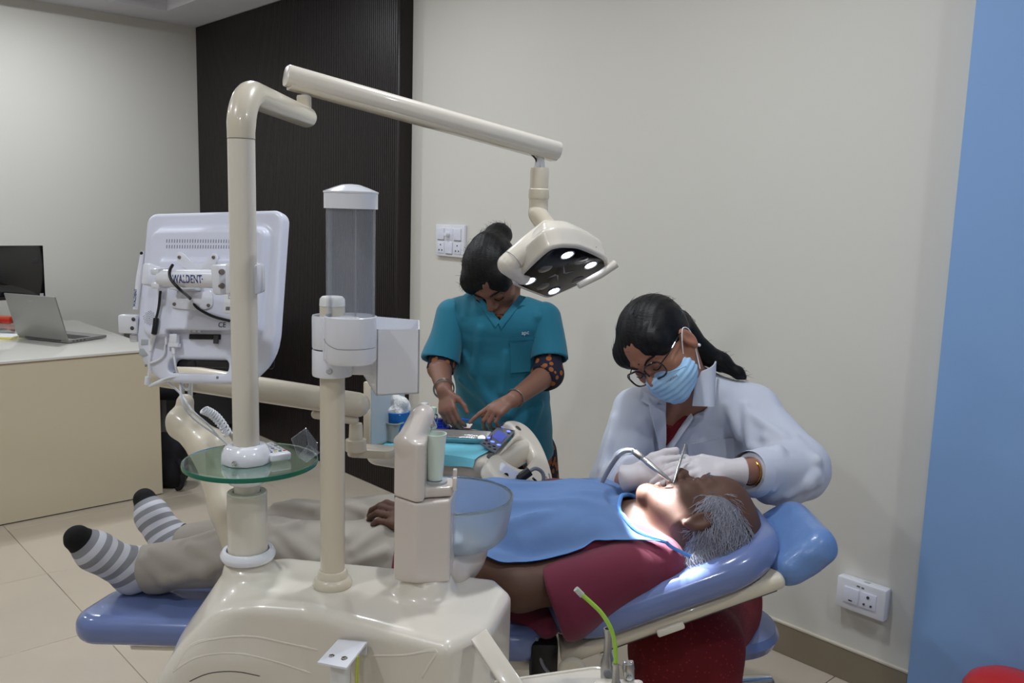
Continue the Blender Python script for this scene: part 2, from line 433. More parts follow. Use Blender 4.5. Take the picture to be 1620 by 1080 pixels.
mat('silver_dull', (140, 132, 126), .35, metal=1)
mat('glove', (206, 200, 203), .5, sss=.05, bump=(70, .2, .002))
mat('mask_blue', (165, 206, 240), .75, bump=(500, .15, .0006))
mat('mask_white', (232, 236, 242), .7)
mat('glass_clear', (240, 250, 246), .02, trans=1, ior=1.45, spec=.5)
mat('glass_pale', (206, 236, 226), .02, trans=1, ior=1.45)
mat('glass_edge', (40, 150, 122), .12, trans=.55, ior=1.45)
mat('acrylic', (206, 212, 224), .06, alpha=.11, coat=.6)
mat('lens_black', (8, 8, 10), .16, spec=.25)
mat('bowl_glass', (226, 236, 246), .28, trans=.82, ior=1.3)
mat('lens_glass', (245, 246, 250), .02, trans=1, ior=1.05)
mat('cup_mint', (222, 236, 226), .4, sss=.08)
mat('cotton', (240, 240, 240), .95, bump=(120, .8, .006))
mat('blue_bright', (30, 120, 205), .35)
mat('navy_plastic', (20, 40, 150), .35)
mat('blue_film', (50, 110, 235), .3)
mat('tub_grey', (172, 176, 172), .45)
mat('red_plastic', (205, 40, 36), .3)
mat('orange_red', (206, 82, 52), .5)
mat('yellow_paper', (228, 212, 110), .6)
mat('lime_tube', (160, 205, 70), .3, sss=.1)
mat('lime_wire', (190, 200, 90), .4)
mat('clear_tip', (225, 232, 220), .25, trans=.5)
mat('mint_bottle', (196, 222, 196), .4)
mat('panel_grey', (108, 112, 122), .35)
mat('lcd', (70, 78, 150), .2, emit=((88, 100, 190), .35))
mat('led_blue', (80, 100, 255), .3, emit=((90, 110, 255), 2.2))
mat('lamp_led', (255, 255, 255), .3, emit=((225, 235, 255), 14))
mat('lamp_dark', (52, 52, 58), .15, coat=.5)
mat('panel_light', (255, 255, 255), .4, emit=((232, 240, 255), 14))
mat('viewer_pane', (200, 214, 224), .3, trans=.2)
mat('print_navy', (24, 52, 120), .5)
mat('print_black', (22, 22, 26), .5)
mat('print_white', (226, 238, 240), .6)
mat('print_grey', (120, 122, 130), .5)
mat('sock', (200, 200, 206), .9, bump=(600, .3, .0008))
stripes(MATS['sock'], 'along', 7.5, (202, 202, 210), (140, 141, 146), lo=.2, clo=(12, 12, 14), hi=.86, chi=(10, 10, 12))
mat('wire_white', (228, 230, 234), .35)
mat('wire_grey', (128, 130, 138), .4)
mat('wire_black', (22, 22, 26), .4)
def kurta_print(name, base, dots, sc, thr):
    m = MATS[name]; N = m.node_tree.nodes; L = m.node_tree.links; tc = N.new('ShaderNodeTexCoord'); v = N.new('ShaderNodeTexVoronoi'); v.inputs['Scale'].default_value = sc
    L.new(tc.outputs['Object'], v.inputs['Vector']); r = N.new('ShaderNodeValToRGB'); r.color_ramp.interpolation = 'CONSTANT'
    r.color_ramp.elements[0].color = lin(dots); r.color_ramp.elements[1].position = thr; r.color_ramp.elements[1].color = lin(base)
    L.new(v.outputs['Distance'], r.inputs['Fac']); L.new(r.outputs['Color'], N['Principled BSDF'].inputs['Base Color'])
kurta_print('kurta_navy', (24, 24, 44), (150, 88, 44), 42, .36)
kurta_print('kurta_red', (112, 12, 24), (146, 38, 40), 85, .22)

# ================================================================== the room (in its own axes)
def wbox(x0, x1, y0, y1, z0, z1, r=0): return rbox(((x0+x1)/2, (y0+y1)/2, (z0+z1)/2), ((x1-x0)/2, (y1-y0)/2, (z1-z0)/2), r)
floor = struct('floor', wbox(X0-.1, X1+.1, Y0-.1, Y1+.1, -.12, -.003), 'grout')
tile_w = .6; tile_me = None
jx = [X0]+[x for x in np.arange(-2.993-6*tile_w, X1, tile_w) if X0 < x < X1]+[X1]
jy = [Y0]+[y for y in np.arange(.898-6*tile_w, Y1, tile_w) if Y0 < y < Y1]+[Y1]
for i in range(len(jx)-1):
    for j in range(len(jy)-1):
        w, d = jx[i+1]-jx[i]-.0016, jy[j+1]-jy[j]-.0016; c = ((jx[i]+jx[i+1])/2, (jy[j]+jy[j+1])/2, -.004)
        full = abs(w-tile_w+.0016) < 1e-4 and abs(d-tile_w+.0016) < 1e-4
        if full and tile_me: o = bpy.data.objects.new('floor_tile', tile_me); COL.objects.link(o)
        else:
            o = mk('floor_tile', rbox((0, 0, 0), (w/2, d/2, .004), .0012, seg=1), 'floor_tile')
            if full: tile_me = o.data
        o.location = c; o.parent = floor
wall_back = struct('wall_back', wbox(X0, X1, Y1, Y1+.1, 0, CEIL+.15), 'wall_cream')
wall_left = struct('wall_left', wbox(X0-.1, X0, Y0, Y1+.1, 0, CEIL+.15), 'wall_cream')
wall_right = struct('wall_right', wbox(-.928, X1, 2.47, 2.5899, 0, CEIL), 'wall_blue')
struct('wall_east', wbox(X1, X1+.1, Y0, Y1+.1, 0, CEIL+.15), 'wall_cream')
struct('wall_front', wbox(X0-.1, X1+.1, Y0-.1, Y0, 0, CEIL+.15), 'wall_cream')
# ceiling: a soffit all round, a raised field in the middle
RX0, RX1, RY0, RY1 = -5.53, 1.5, -2.2, 2.2; RZ = CEIL+.105
ceil = struct('ceiling', jn(wbox(X0-.1, RX0, Y0-.1, Y1+.1, CEIL, CEIL+.15), wbox(RX1, X1+.1, Y0-.1, Y1+.1, CEIL, CEIL+.15), wbox(RX0, RX1, RY1, Y1+.1, CEIL, CEIL+.15), wbox(RX0, RX1, Y0-.1, RY0, CEIL, CEIL+.15), wbox(RX0, RX1, RY0, RY1, RZ, CEIL+.15)), 'ceiling_white')
# dark reeded panelling on the back wall
panel = struct('trim_1', wbox(-5.8799, -3.535, 2.53, 2.5899, .002, CEIL-.001), 'dark_wood')
ribs = []
for k, x in enumerate(np.arange(-5.86, -3.56, .017)): ribs.append(wbox(x, x+.0125, 2.522, 2.531, .004, CEIL-.004))
rb = mk('reeding', jn(*ribs), 'dark_wood', smooth=False); rb.parent = panel; rb['kind'] = 'stuff'
o = mk('edge_moulding', wbox(-3.56, -3.534, 2.515, 2.535, .003, CEIL-.003, .004), 'dark_wood'); o.parent = panel
bb = struct('baseboard_back', wbox(-3.532, -.93, 2.578, 2.5899, .001, .105), 'skirting_brown')
o = mk('top_lip', wbox(-3.532, -.93, 2.576, 2.5899, .105, .113, .002), 'skirting_lip'); o.parent = bb
struct('baseboard_right', wbox(-.948, X1-.001, 2.455, 2.4699, .001, .105, .003), 'skirting_blue')
struct('baseboard_left', wbox(X0+.0001, X0+.012, Y0, 2.52, .001, .105), 'skirting_brown')
# recessed ceiling lamps with their light
LAMP_LABELS = ['round recessed ceiling lamp '+w for w in ('above the laptop on the desk', 'above the near end of the desk', 'in front of the dark panelling', 'behind and left of the camera', 'above the lying patient', 'behind and right of the camera', 'in front of the blue wall', 'far right behind the camera')]
for i, (x, y, p) in enumerate(LAMPS):
    b = V3(x, y, RZ-.02); e = bpy.data.objects.new('ceiling_lamp', None); COL.objects.link(e); e.location = b; e.empty_display_size = .05
    e['label'] = LAMP_LABELS[i]; e['category'] = 'ceiling lamp'; e['group'] = 'recessed ceiling lamps'
    a = mk('rim', lathe([(.075, .0199), (.095, .0199), (.095, .012), (.075, .006)], n=28, close=True), 'white_gloss'); a.parent = e
    d = mk('diffuser', lathe([(0, .0185), (.074, .0185), (.074, .0195), (0, .0195)], n=28), 'panel_light'); d.parent = e
    l = bpy.data.lights.new('ceiling_lamp_light', 'AREA'); l.shape = 'DISK'; l.size = .14; l.energy = p; l.color = LIGHT_COL
    lo = bpy.data.objects.new('ceiling_lamp_light', l); COL.objects.link(lo); lo.location = (x, y, RZ-.006)

# wall switch board (six modules) and the socket box low on the wall
def wthing(name, label, cat, loc, group=None):
    e = bpy.data.objects.new(name, None); COL.objects.link(e); e.location = loc; e['label'] = label; e['category'] = cat; e.empty_display_size = .03
    if group: e['group'] = group
    return e
def wpart(name, m, material, parent, **kw):
    o = mk(name, m, material, **kw); o.parent = parent; return o
sw = wthing('switch_board', 'white six-module switch and socket plate on the cream wall left of the standing person', 'switch plate', (-3.207, 2.589, 1.312))
wpart('plate', rbox((0, -.008, 0), (.106, .009, .075), .004), 'white_gloss', sw)
AXW = np.array([EX, EZ, -EY])          # a plane facing the room from the back wall
for cx, cz, kind in ((-.062, .03, 's'), (0, .03, 'r'), (.062, .03, 's'), (-.062, -.034, 'p'), (0, -.034, 's'), (.062, -.034, 'p')):
    if kind == 's': wpart('switch', xf(prism([(-.025, -.0265), (.025, -.0265), (.025, .0265), (-.025, .0265)], (0, 0, 0), AXW, 0, .006, .0015), (cx, -.017, cz)), 'white_plastic', sw); wpart('switch_gap', rbox((cx, -.0185, cz-.028), (.024, .0025, .0012)), 'grey_mid', sw)
    elif kind == 'r':
        k = wpart('regulator', rbox((cx, -.018, cz), (.025, .002, .027), .001), 'white_plastic', sw); wpart('knob', lathe([(0, .022), (.009, .022), (.012, .018), (.013, .0)], (cx-.004, -.019, cz), -EY, 20), 'white_gloss', k)
    else:
        k = wpart('socket', rbox((cx, -.018, cz), (.024, .002, .026), .001), 'white_plastic', sw)
        for hx, hz in ((0, .013), (-.011, -.012), (.011, -.012)): wpart('socket_hole', lathe([(0, .0028), (.0035, .0028), (.0035, 0)], (cx+hx, -.019, cz+hz), -EY, 12), 'grey_dark', k)
sb = wthing('socket_box', 'white surface-mounted socket box low on the cream wall above the skirting', 'wall socket', (-1.122, 2.5895, .3))
wpart('box', rbox((0, -.02, 0), (.078, .0195, .05), .005), 'white_gloss', sb)
k = wpart('switch', rbox((-.028, -.0405, 0), (.024, .004, .025), .002), 'white_plastic', sb); wpart('switch_mark', rbox((-.028, -.0452, -.015), (.006, .0006, .0016)), 'black_plastic', k)
k = wpart('socket', rbox((.026, -.0405, 0), (.025, .0025, .025), .001), 'white_plastic', sb)
for hx, hz, r in ((0, .013, .0045), (-.011, -.012, .0035), (.011, -.012, .0035)): wpart('socket_hole', lathe([(0, .0032), (r, .0032), (r, 0)], (.026+hx, -.0425, hz), -EY, 12), 'grey_dark', k)
wpart('maker_mark', jn(rbox((-.008, -.0401, .037), (.005, .0005, .0022)), rbox((.006, -.0401, .036), (.004, .0005, .0022))), 'print_grey', sb)
wpart('cable_knockout', rbox((.01, -.02, .0502), (.009, .006, .0008)), 'grey_light', sb)

# red domed bin at the foot of the blue wall
bn = wthing('waste_bin', 'red round-topped plastic bin at the foot of the blue wall', 'bin', (-.625, 2.335, .0))
wpart('body', lathe([(0, .002), (.085, .002), (.09, .01), (.105, .266), (.0, .266)], n=36), 'red_plastic', bn)
wpart('lid', lathe([(.106, .267), (.11, .272), (.11, .287), (.098, .309), (.07, .327), (.03, .335), (0, .337)], n=36), 'red_plastic', bn)

# ------------------------------------------------------------------ reception desk and what stands on it
DZ = .742
dk = wthing('reception_desk', 'cream reception desk with glossy white top by the left wall', 'desk', (-4.9, .5, 0))
wpart('top', wbox(.0-.66, .64, -1.7, 1.115, DZ-.012, DZ, .002), 'desk_top', dk)
wpart('front_panel', wbox(.613, .633, -1.69, 1.11, .006, DZ-.0165), 'desk_side', dk)
wpart('edge_strip', wbox(.6, .636, -1.695, 1.112, DZ-.0162, DZ-.0122), 'desk_edge', dk)
wpart('end_panel', wbox(.55, .612, 1.09, 1.11, .006, DZ-.0165), 'desk_side', dk)
wpart('end_panel', wbox(-.63, .612, -1.69, -1.67, .006, DZ-.0165), 'desk_side', dk)
wpart('plinth', wbox(.6, .625, -1.68, 1.105, .0, .006), 'grey_dark', dk)
lp = Thing('laptop', 'open grey laptop seen from behind on the reception desk', 'laptop', (toV((-4.79, 1.23, DZ))))
h0, h1 = toV((-4.947, 1.156, DZ)), toV((-4.625, 1.309, DZ)); hx = nrm(h1-h0); hb = nrm(np.cross(EZ, hx)); W_ = .345
hm = (h0+h1)/2; lax = np.array([hx, hb, EZ])
lp.part('base', rbox(hm+hb*.12+EZ*.010, (W_/2, .118, .007), .003, lax), 'laptop_grey')
kb = lp.part('keyboard', rbox(hm+hb*.1+EZ*.0174, (W_/2-.02, .05, .0006), 0, lax), 'black_plastic')
for i in range(4): lp.part('port', rbox(hm+hx*(W_/2+.0002)+hb*(.03+.022*i)+EZ*.010, (.0006, .006, .002), 0, lax), 'black_plastic')
su = nrm(EZ*.96-hb*.28); lsx = np.array([hx, su, np.cross(hx, su)])
scr = lp.part('screen_lid', rbox(hm+EZ*.014+su*.118, (W_/2, .115, .004), .002, lsx), 'laptop_grey')
lp.part('display', rbox(hm+EZ*.014+su*.118+(lsx[2]*.0042 if np.dot(lsx[2], hb) > 0 else -lsx[2]*.0042), (W_/2-.008, .105, .0006), 0, lsx), 'black_gloss', scr)
lp.part('lid_badge', text_mesh('acer', .016, hm+EZ*.014+su*.205-nrm(hb*.96+EZ*.28)*.0045, np.array([hx, su, -nrm(hb*.96+EZ*.28)])), 'grey_light', scr)
lp.part('hinge', tube([hm-hx*.12+EZ*.013, hm+hx*.12+EZ*.013], .005, 10), 'grey_dark')
tv = wthing('desk_monitor', 'large black desk monitor at the left edge beyond the laptop', 'monitor', (-5.2, .98, DZ))
def wallx_pt(px, py, x):
    r = ray(px, py); k = math.cos(TH)*r[0]-math.sin(TH)*r[1]; return np.array(toW(V3(0, 0, EYE)+r*(x/k)))
q0, q1 = wallx_pt(67, 388, -5.2), wallx_pt(67, 472, -5.2); ty1 = q0[1]-.98; tz0, tz1 = q1[2]-DZ, q0[2]-DZ
wpart('panel', wbox(-.018, .012, ty1-.62, ty1, tz0, tz1, .003), 'black_gloss', tv)
wpart('bezel', wbox(-.01, .0145, ty1-.62, ty1, tz0, tz0+.016, .002), 'black_plastic', tv)
wpart('maker_tag', wbox(.0146, .0152, ty1-.028, ty1-.01, tz0+.004, tz0+.03), 'grey_light', tv)
wpart('neck', wbox(-.02, 0, ty1-.34, ty1-.28, .01, tz0+.03, .003), 'grey_mid', tv)
wpart('stand', wbox(-.09, .09, ty1-.44, ty1-.18, 0.0, .012, .004), 'grey_mid', tv)
c = AZ(6, 511, DZ); rx = Thing('small_box', 'small red and orange carton on the desk under the black monitor', 'carton', c)
rx.part('carton', rbox(c+EZ*.02, (.05, .03, .0195), .003), 'orange_red'); rx.part('carton_band', rbox(c+EZ*.02, (.0505, .0305, .008), .002), 'red_plastic')
c = AZ(6, 533, DZ); nb = Thing('notebook', 'yellow-covered notebook with a white page lying left of the laptop', 'notebook', c)
nb.part('cover', rbox(c+EZ*.003, (.075, .06, .0028), .001), 'yellow_paper'); nb.part('page', rbox(c+EZ*.008+EY*.004, (.074, .057, .002), .0005), 'white_matt')

# behind the desk: low cabinet, office chair, black bag
cb = wthing('side_cabinet', 'dark grey low drawer cabinet in the corner behind the desk', 'cabinet', (-5.30, 2.13, 0))
wpart('carcass', wbox(-.55, .06, -.14, .36, .05, .66, .004), 'grey_dark', cb); wpart('worktop', wbox(-.56, .07, -.16, .37, .66, .685, .003), 'grey_mid', cb)
for k in range(3):
    d = wpart('drawer', wbox(-.52, .03, -.152, -.141, .08+k*.19, .255+k*.19, .003), 'grey_dark', cb); wpart('handle', wbox(-.3, -.16, -.16, -.152, .2+k*.19, .212+k*.19, .002), 'steel_satin', d)
c = AZ(300, 722, 0.0)+V3(-.10, -.12, 0); oc = Thing('office_chair', 'grey office chair on castors half hidden behind the reception desk', 'office chair', c)
oc.part('gas_column', tube([c+EZ*.08, c+EZ*.4], .022, 14), 'grey_mid')
oc.part('seat', rbox(c+EZ*.44, (.22, .22, .04), .035, seg=4), 'black_fabric'); oc.part('backrest', rbox(c+V3(-.05, .17, .66), (.17, .025, .13), .024, seg=4), 'black_fabric')
oc.part('back_bar', tube(cr([c+V3(-.02, .05, .39), c+V3(-.05, .2, .44), c+V3(-.05, .205, .62)]), .014, 10), 'grey_mid')
for k in range(5):
    a = math.radians(198+72*k); d = V3(math.cos(a), math.sin(a), 0); lg = oc.part('base_leg', tube([c+EZ*.09+d*.02, c+EZ*.065+d*.24], [.02, .014], 10), 'grey_mid')
    p = c+d*.245; t = np.cross(d, EZ); oc.part('castor', jn(lathe([(0, -.02), (.026, -.02), (.028, -.012), (.028, -.004), (0, -.004)], p+EZ*.028, t, 18), lathe([(0, .004), (.028, .004), (.028, .012), (.026, .02), (0, .02)], p+EZ*.028, t, 18), rbox(p+EZ*.048, (.012, .012, .014), .004)), 'grey_light', lg)
c = AZ(266, 772, 0.0); bg = Thing('backpack', 'black fabric bag standing on the floor at the end of the desk', 'bag', c)
f = Field(c-.22, c+V3(.22, .22, .36), .008); f.add(fbox(c+V3(-.03, .06, .12), (.1, .08, .12), .05)).add(ell(c+V3(.02, .02, .08), (.07, .06, .075)), .03).add(rc(c+V3(0, .06, .2), c+V3(-.04, .06, .24), .05, .04), .04); f.cut(c+EZ*.003, -EZ)
bg.part('bag_body', f.mesh(wrinkle(.004, 30, 3)), 'black_fabric'); bg.part('strap', tube(cr([c+V3(.06, -.02, .16), c+V3(.1, -.05, .1), c+V3(.09, -.06, .03), c+V3(.06, -.05, .012)]), .011, 8, flat=(1, .4)), 'black_fabric')
bg.part('buckle', rbox(c+V3(.1, -.055, .075), (.013, .007, .018), .003), 'black_plastic')

# ------------------------------------------------------------------ more implicit primitives
def fslab(c, half, R, r, ax=None):
    """slab with plan corners of radius R and edges of radius r; ax[2] is its thickness"""
    c = np.asarray(c, float); ax = np.eye(3) if ax is None else np.asarray(ax); m = np.abs(ax.T) @ np.asarray(half, float)
    def fn(X, Y, Z):
        x, y, z = X-c[0], Y-c[1], Z-c[2]; p = [x*a[0]+y*a[1]+z*a[2] for a in ax]
        qx = np.abs(p[0])-half[0]+R; qy = np.abs(p[1])-half[1]+R
        d2 = np.sqrt(np.maximum(qx, 0)**2+np.maximum(qy, 0)**2)+np.minimum(np.maximum(qx, qy), 0)-R
        a = d2+r; b = np.abs(p[2])-half[2]+r
        return np.sqrt(np.maximum(a, 0)**2+np.maximum(b, 0)**2)+np.minimum(np.maximum(a, b), 0)-r
    return fn, c-m, c+m
def fpoly(poly, z0, z1, r, R=0.0):
    """upright prism over a plan outline, edges rounded by r, plan corners by R"""
    P = np.asarray(poly, float); lo = np.array([P[:, 0].min()-R, P[:, 1].min()-R, z0]); hi = np.array([P[:, 0].max()+R, P[:, 1].max()+R, z1])
    def fn(X, Y, Z):
        x, y = X+0*Y, Y+0*X; d = np.full(x.shape, 1e9); ins = np.zeros(x.shape, bool); n = len(P)
        for i in range(n):
            a, b = P[i], P[(i+1) % n]; e = b-a; wx, wy = x-a[0], y-a[1]; t = np.clip((wx*e[0]+wy*e[1])/np.dot(e, e), 0, 1)
            d = np.minimum(d, (wx-t*e[0])**2+(wy-t*e[1])**2)
            c = ((y >= a[1]) & (y < b[1]) & (e[0]*wy > e[1]*wx)*0 > 0) if False else ((a[1] > y) != (b[1] > y))
            with np.errstate(divide='ignore', invalid='ignore'): xi = a[0]+(y-a[1])*e[0]/(e[1] if abs(e[1]) > 1e-12 else 1e-12)
            ins ^= c & (x < xi)
        d2 = np.where(ins, -1, 1)*np.sqrt(d)-R
        a = d2+r; b = np.abs(Z-(z0+z1)/2)-(z1-z0)/2+r
        return np.sqrt(np.maximum(a, 0)**2+np.maximum(b, 0)**2)+np.minimum(np.maximum(a, b), 0)-r
    return fn, lo, hi
def fieldfor(prs, h=.004, pad=.02):
    lo = np.min([p[1] for p in prs], 0)-pad; hi = np.max([p[2] for p in prs], 0)+pad; return Field(lo, hi, h)

# ================================================================== dental chair
ch = Thing('dental_chair', 'reclined dental chair with glossy blue padding under the lying patient', 'dental chair', (-.1, 2.0, 0))
pr = fpoly([(-.875, 1.80), (-.86, 1.87), (-.80, 1.97), (-.72, 2.08), (-.56, 2.18), (-.40, 2.20), (-.40, 1.80)], .503, .567, .028, .058)
ch.part('footrest_pad', fieldfor([pr], .005).add(pr, 0).mesh(), 'blue_vinyl')
ch.part('footrest_frame', rbox((-.59, 1.94, .495), (.22, .17, .008), .006), 'cream')
pr = fslab((-.125, 2.0, .528), (.212, .26, .036), .05, .03)
ch.part('seat_pad', fieldfor([pr], .006).add(pr, 0).mesh(), 'blue_vinyl')
ch.part('seat_frame', rbox((-.13, 2.0, .475), (.2, .22, .016), .01), 'cream')
bu = nrm(A(1150, 917, 1.70)-A(950, 988, 1.70)); bax = np.array([bu, EY, np.cross(bu, EY)])
bc = (A(893, 1013, 1.70)+A(1212, 900, 1.70))/2; bc[1] = 1.985; bc = bc+bu*.014
BN = bax[2] if bax[2][2] > 0 else -bax[2]
pr = fslab(bc, (.272, .285, .037), .15, .034, bax); pr2 = ell(bc+BN*.03, (.2, .1, .02), bax)
f = fieldfor([pr], .005, .03).add(pr, 0)
ch.part('backrest_pad', f.mesh(), 'blue_vinyl')
BTOP = bc+BN*.037
fr = ch.part('backrest_frame', rbox(bc-BN*.054-bu*.01, (.25, .26, .016), .013, bax, 3), 'cream_warm')
ch.part('frame_grip', rbox(bc-BN*.066-bu*.02-EY*.262, (.03, .006, .008), .004, bax), 'cream', fr)
ch.part('frame_insert', rbox(bc-BN*.073+bu*.02, (.2, .24, .006), .003, bax), 'grey_dark', fr)
hu = nrm(V3(.105/1.0, 0, .080)); hax = np.array([hu, EY, np.cross(hu, EY)]); HN = hax[2] if hax[2][2] > 0 else -hax[2]
hc = A(1246, 856, 1.87)
pr = fslab(hc, (.075, .128, .034), .045, .032, hax)
hp = ch.part('headrest_pad', fieldfor([pr], .005).add(pr, 0).mesh(), 'blue_vinyl')
pr = fslab(hc+hu*.003-HN*.003, (.080, .133, .039), .05, .036, hax); f = fieldfor([pr], .005, .03).add(pr, 0); f.cut(hc-hu*.066, -hu, .006)
ch.part('headrest_cover', f.mesh(wrinkle(.0022, 70, 5)), 'blue_cover', hp, label='thin crinkled blue cover over the headrest')
ch.part('headrest_bracket', jn(rbox(hc-HN*.062+hu*.0, (.035, .05, .014), .008, hax), rbox(A(1265, 885, 1.84), (.02, .03, .014), .008)), 'cream_warm')
ch.part('headrest_bar', tube([hc-HN*.06, hc-HN*.06-hu*.08, bc-BN*.05+bu*.22], .012, 10), 'chrome')
for y_ in (1.77, 2.22): ch.part('back_hinge', rbox((.088, y_, .50), (.03, .03, .045), .012), 'black_plastic')
ch.part('hinge_cap', lathe([(0, .012), (.026, .012), (.03, .006), (.03, 0), (.02, 0), (.02, .004), (0, .004)], A(905, 1060, 1.70), -EY, 24), 'cream_warm')
ch.part('cable', tube(cr([V3(.07, 1.76, .55), V3(.085, 1.74, .50), V3(.11, 1.75, .46), V3(.1, 1.78, .4)]), .004, 8), 'wire_grey')
f = fieldfor([fslab((-.15, 2.0, .06), (.34, .2, .06), .12, .04)], .009, .03).add(fslab((-.15, 2.0, .06), (.34, .2, .06), .12, .04), 0).add(rc((-.15, 2.0, .1), (-.15, 2.0, .2), .14, .11), .06); f.cut((0, 0, .002), -EZ)
ch.part('base_foot', f.mesh(), 'cream')
ch.part('lift_column', rbox((-.13, 2.0, .31), (.13, .13, .16), .03, seg=3), 'cream')

# ================================================================== cuspidor unit
PX, PY = -.456, 1.47                      # lamp pole
cu = Thing('cuspidor_unit', 'moulded cream cuspidor unit with glass spittoon bowl beside the chair', 'dental unit', (-.28, 1.43, 0))
plan = [(-.585, 1.34), (-.44, 1.37), (-.33, 1.36), (-.075, 1.245), (-.02, 1.30), (.012, 1.44), (-.01, 1.485), (-.2, 1.525), (-.42, 1.56), (-.585, 1.55)]
f = Field((-.66, 1.18, .02), (.08, 1.64, .9), .005)
f.add(fpoly([(x*.94-.016, y*.94+.086) for x, y in plan], .05, .800, .022, .016), 0)
f.cut((-.53, 0, .73), nrm((-.72, 0, .69)), .05, ((-.7, 1.1, .3), (-.3, 1.7, .9)))
f.add(rc((PX+.005, PY-.004, .70), (PX, PY, .806), .105, .043), .05)
f.cut((0, 0, .836), EZ, .006, ((-.6, 1.3, .75), (-.3, 1.65, .9)))
f.add(rc((-.135, 1.425, .79), (-.135, 1.425, .800), .05), .02)
CUSP = f.mesh(); body = cu.part('body', CUSP, 'cream')
ct = bvh((CUSP[0], CUSP[1].tolist()))
def ribline(pts, r, name='moulded_rib', m='cream', sink=.8):
    q = [hit(ct, *p, off=-r*sink)[0] for p in cr([V3(x, y, 0) for x, y in pts], 5) for p in [(p[0], p[1])]]
    q = [p for p in q if p is not None]
    if len(q) > 2: cu.part(name, tube(q, [r*.3]+[r]*(len(q)-2)+[r*.3], 8), m, body)
ribline([(273, 1065), (300, 1022), (350, 1009), (400, 1007), (450, 1017), (510, 1030)], .005)
ribline([(583, 1037), (640, 1036), (689, 1029), (680, 1050), (665, 1075)], .005)
ribline([(268, 1066), (310, 1040), (370, 1033), (430, 1045), (500, 1068)], .004)
ribline([(297, 1079), (330, 1065), (372, 1062), (415, 1070)], .0012, 'panel_seam', 'grey_dark', .6)
cu.part('pole_collar', lathe([(.036, .832), (.044, .832), (.0475, .838), (.0475, .843), (.043, .8495), (.037, .8495), (.0355, .844)], (PX, PY, 0), n=48, close=True), 'white_gloss')
# tower with cup filler
TWP = [(-.188, 1.405), (-.150, 1.375), (-.096, 1.400), (-.092, 1.47), (-.176, 1.475)]
f = fieldfor([fpoly(TWP, .828, .974, .008)], .003, .02).add(fpoly([(x*.97-.004, y*.97+.043) for x, y in TWP], .8285, .974, .004, .003), 0)
f.cut((-.15, 1.37, .838), nrm((.0, -.5, -1)), .012); tw = cu.part('tower', f.mesh(), 'cream_pink')
cu.part('tower_ring', lathe([(.0, 0), (.034, 0), (.034, .022), (0, .022)], (-.135, 1.422, .809), n=32), 'black_plastic')
TUP = [(-.188, 1.405), (-.150, 1.375), (-.139, 1.380), (-.139, 1.47), (-.176, 1.475)]
a = fpoly(TUP, .9755, 1.075, .004, .002); bb_ = fbox((-.157, 1.425, 1.083), (.0235, .046, .034), .014, np.array([nrm((1, .25, .0)), nrm((-.2, .85, .42)), np.cross(nrm((1, .25, 0)), nrm((-.2, .85, .42)))]))
f = Field((-.23, 1.33, .95), (-.04, 1.53, 1.17), .003).add(a, 0).add(rc((-.165, 1.405, 1.07), (-.150, 1.44, 1.102), .022, .020), .012).add(rc((-.165, 1.43, 1.06), (-.146, 1.455, 1.106), .022, .017), .01).add(fpoly([(-.14, 1.395), (-.092, 1.41), (-.09, 1.465), (-.14, 1.465)], .9755, .993, .004), .004)
cu.part('cup_filler', f.mesh(), 'cream_pink', tw)
cu.part('cup_ledge', lathe([(0, 0), (.021, 0), (.021, .004), (0, .004)], (-.124, 1.432, .993), n=28), 'grey_light', tw)
for q in ((-.089, 1.412, .998), (-.092, 1.46, .998)): cu.part('ledge_prong', rbox(q, (.0035, .006, .011), .002), 'cream_pink', tw)
cu.part('filler_spout', tube(cr([V3(-.148, 1.452, 1.10), V3(-.135, 1.45, 1.098), V3(-.127, 1.44, 1.086)]), .005, 10), 'chrome', tw)
# spittoon bowl on its funnel
BX, BY = -.098, 1.545
bw = cu.part('bowl', lathe([(.0, .868), (.05, .866), (.082, .872), (.094, .885), (.101, .93), (.1035, .948), (.106, .951), (.109, .948), (.1065, .93), (.100, .884), (.087, .868), (.05, .8615), (0, .861)], (BX, BY, -.016), n=64), 'bowl_glass')
cu.part('bowl_rim', torus((BX, BY, .934), .1065, .0028, EZ, 64, 8), 'glass_clear', bw)
cu.part('bowl_insert', lathe([(0, .874), (.035, .873), (.04, .878), (.03, .888), (.012, .892), (0, .892)], (BX-.02, BY-.03, -.016), n=32), 'white_gloss', bw)
f = Field((-.26, 1.36, .74), (.05, 1.68, .9), .004).add(rc((BX, BY, .826), (BX, BY, .834), .06), 0).add(rc((BX, BY-.01, .785), (BX, BY, .829), .03, .055), .03).add(rc((BX+.0, BY-.06, .81), (-.125, 1.45, .85), .03), .03); f.cut((BX, BY, .846), EZ, .008)
cu.part('bowl_funnel', f.mesh(), 'cream_pink')
# flush pipe over the bowl
cu.part('flush_pipe', tube(cr([V3(-.14, 1.47, .93), V3(-.15, 1.50, .952), V3(-.13, 1.515, .955), V3(-.12, 1.52, .945)]), .005, 10), 'chrome')
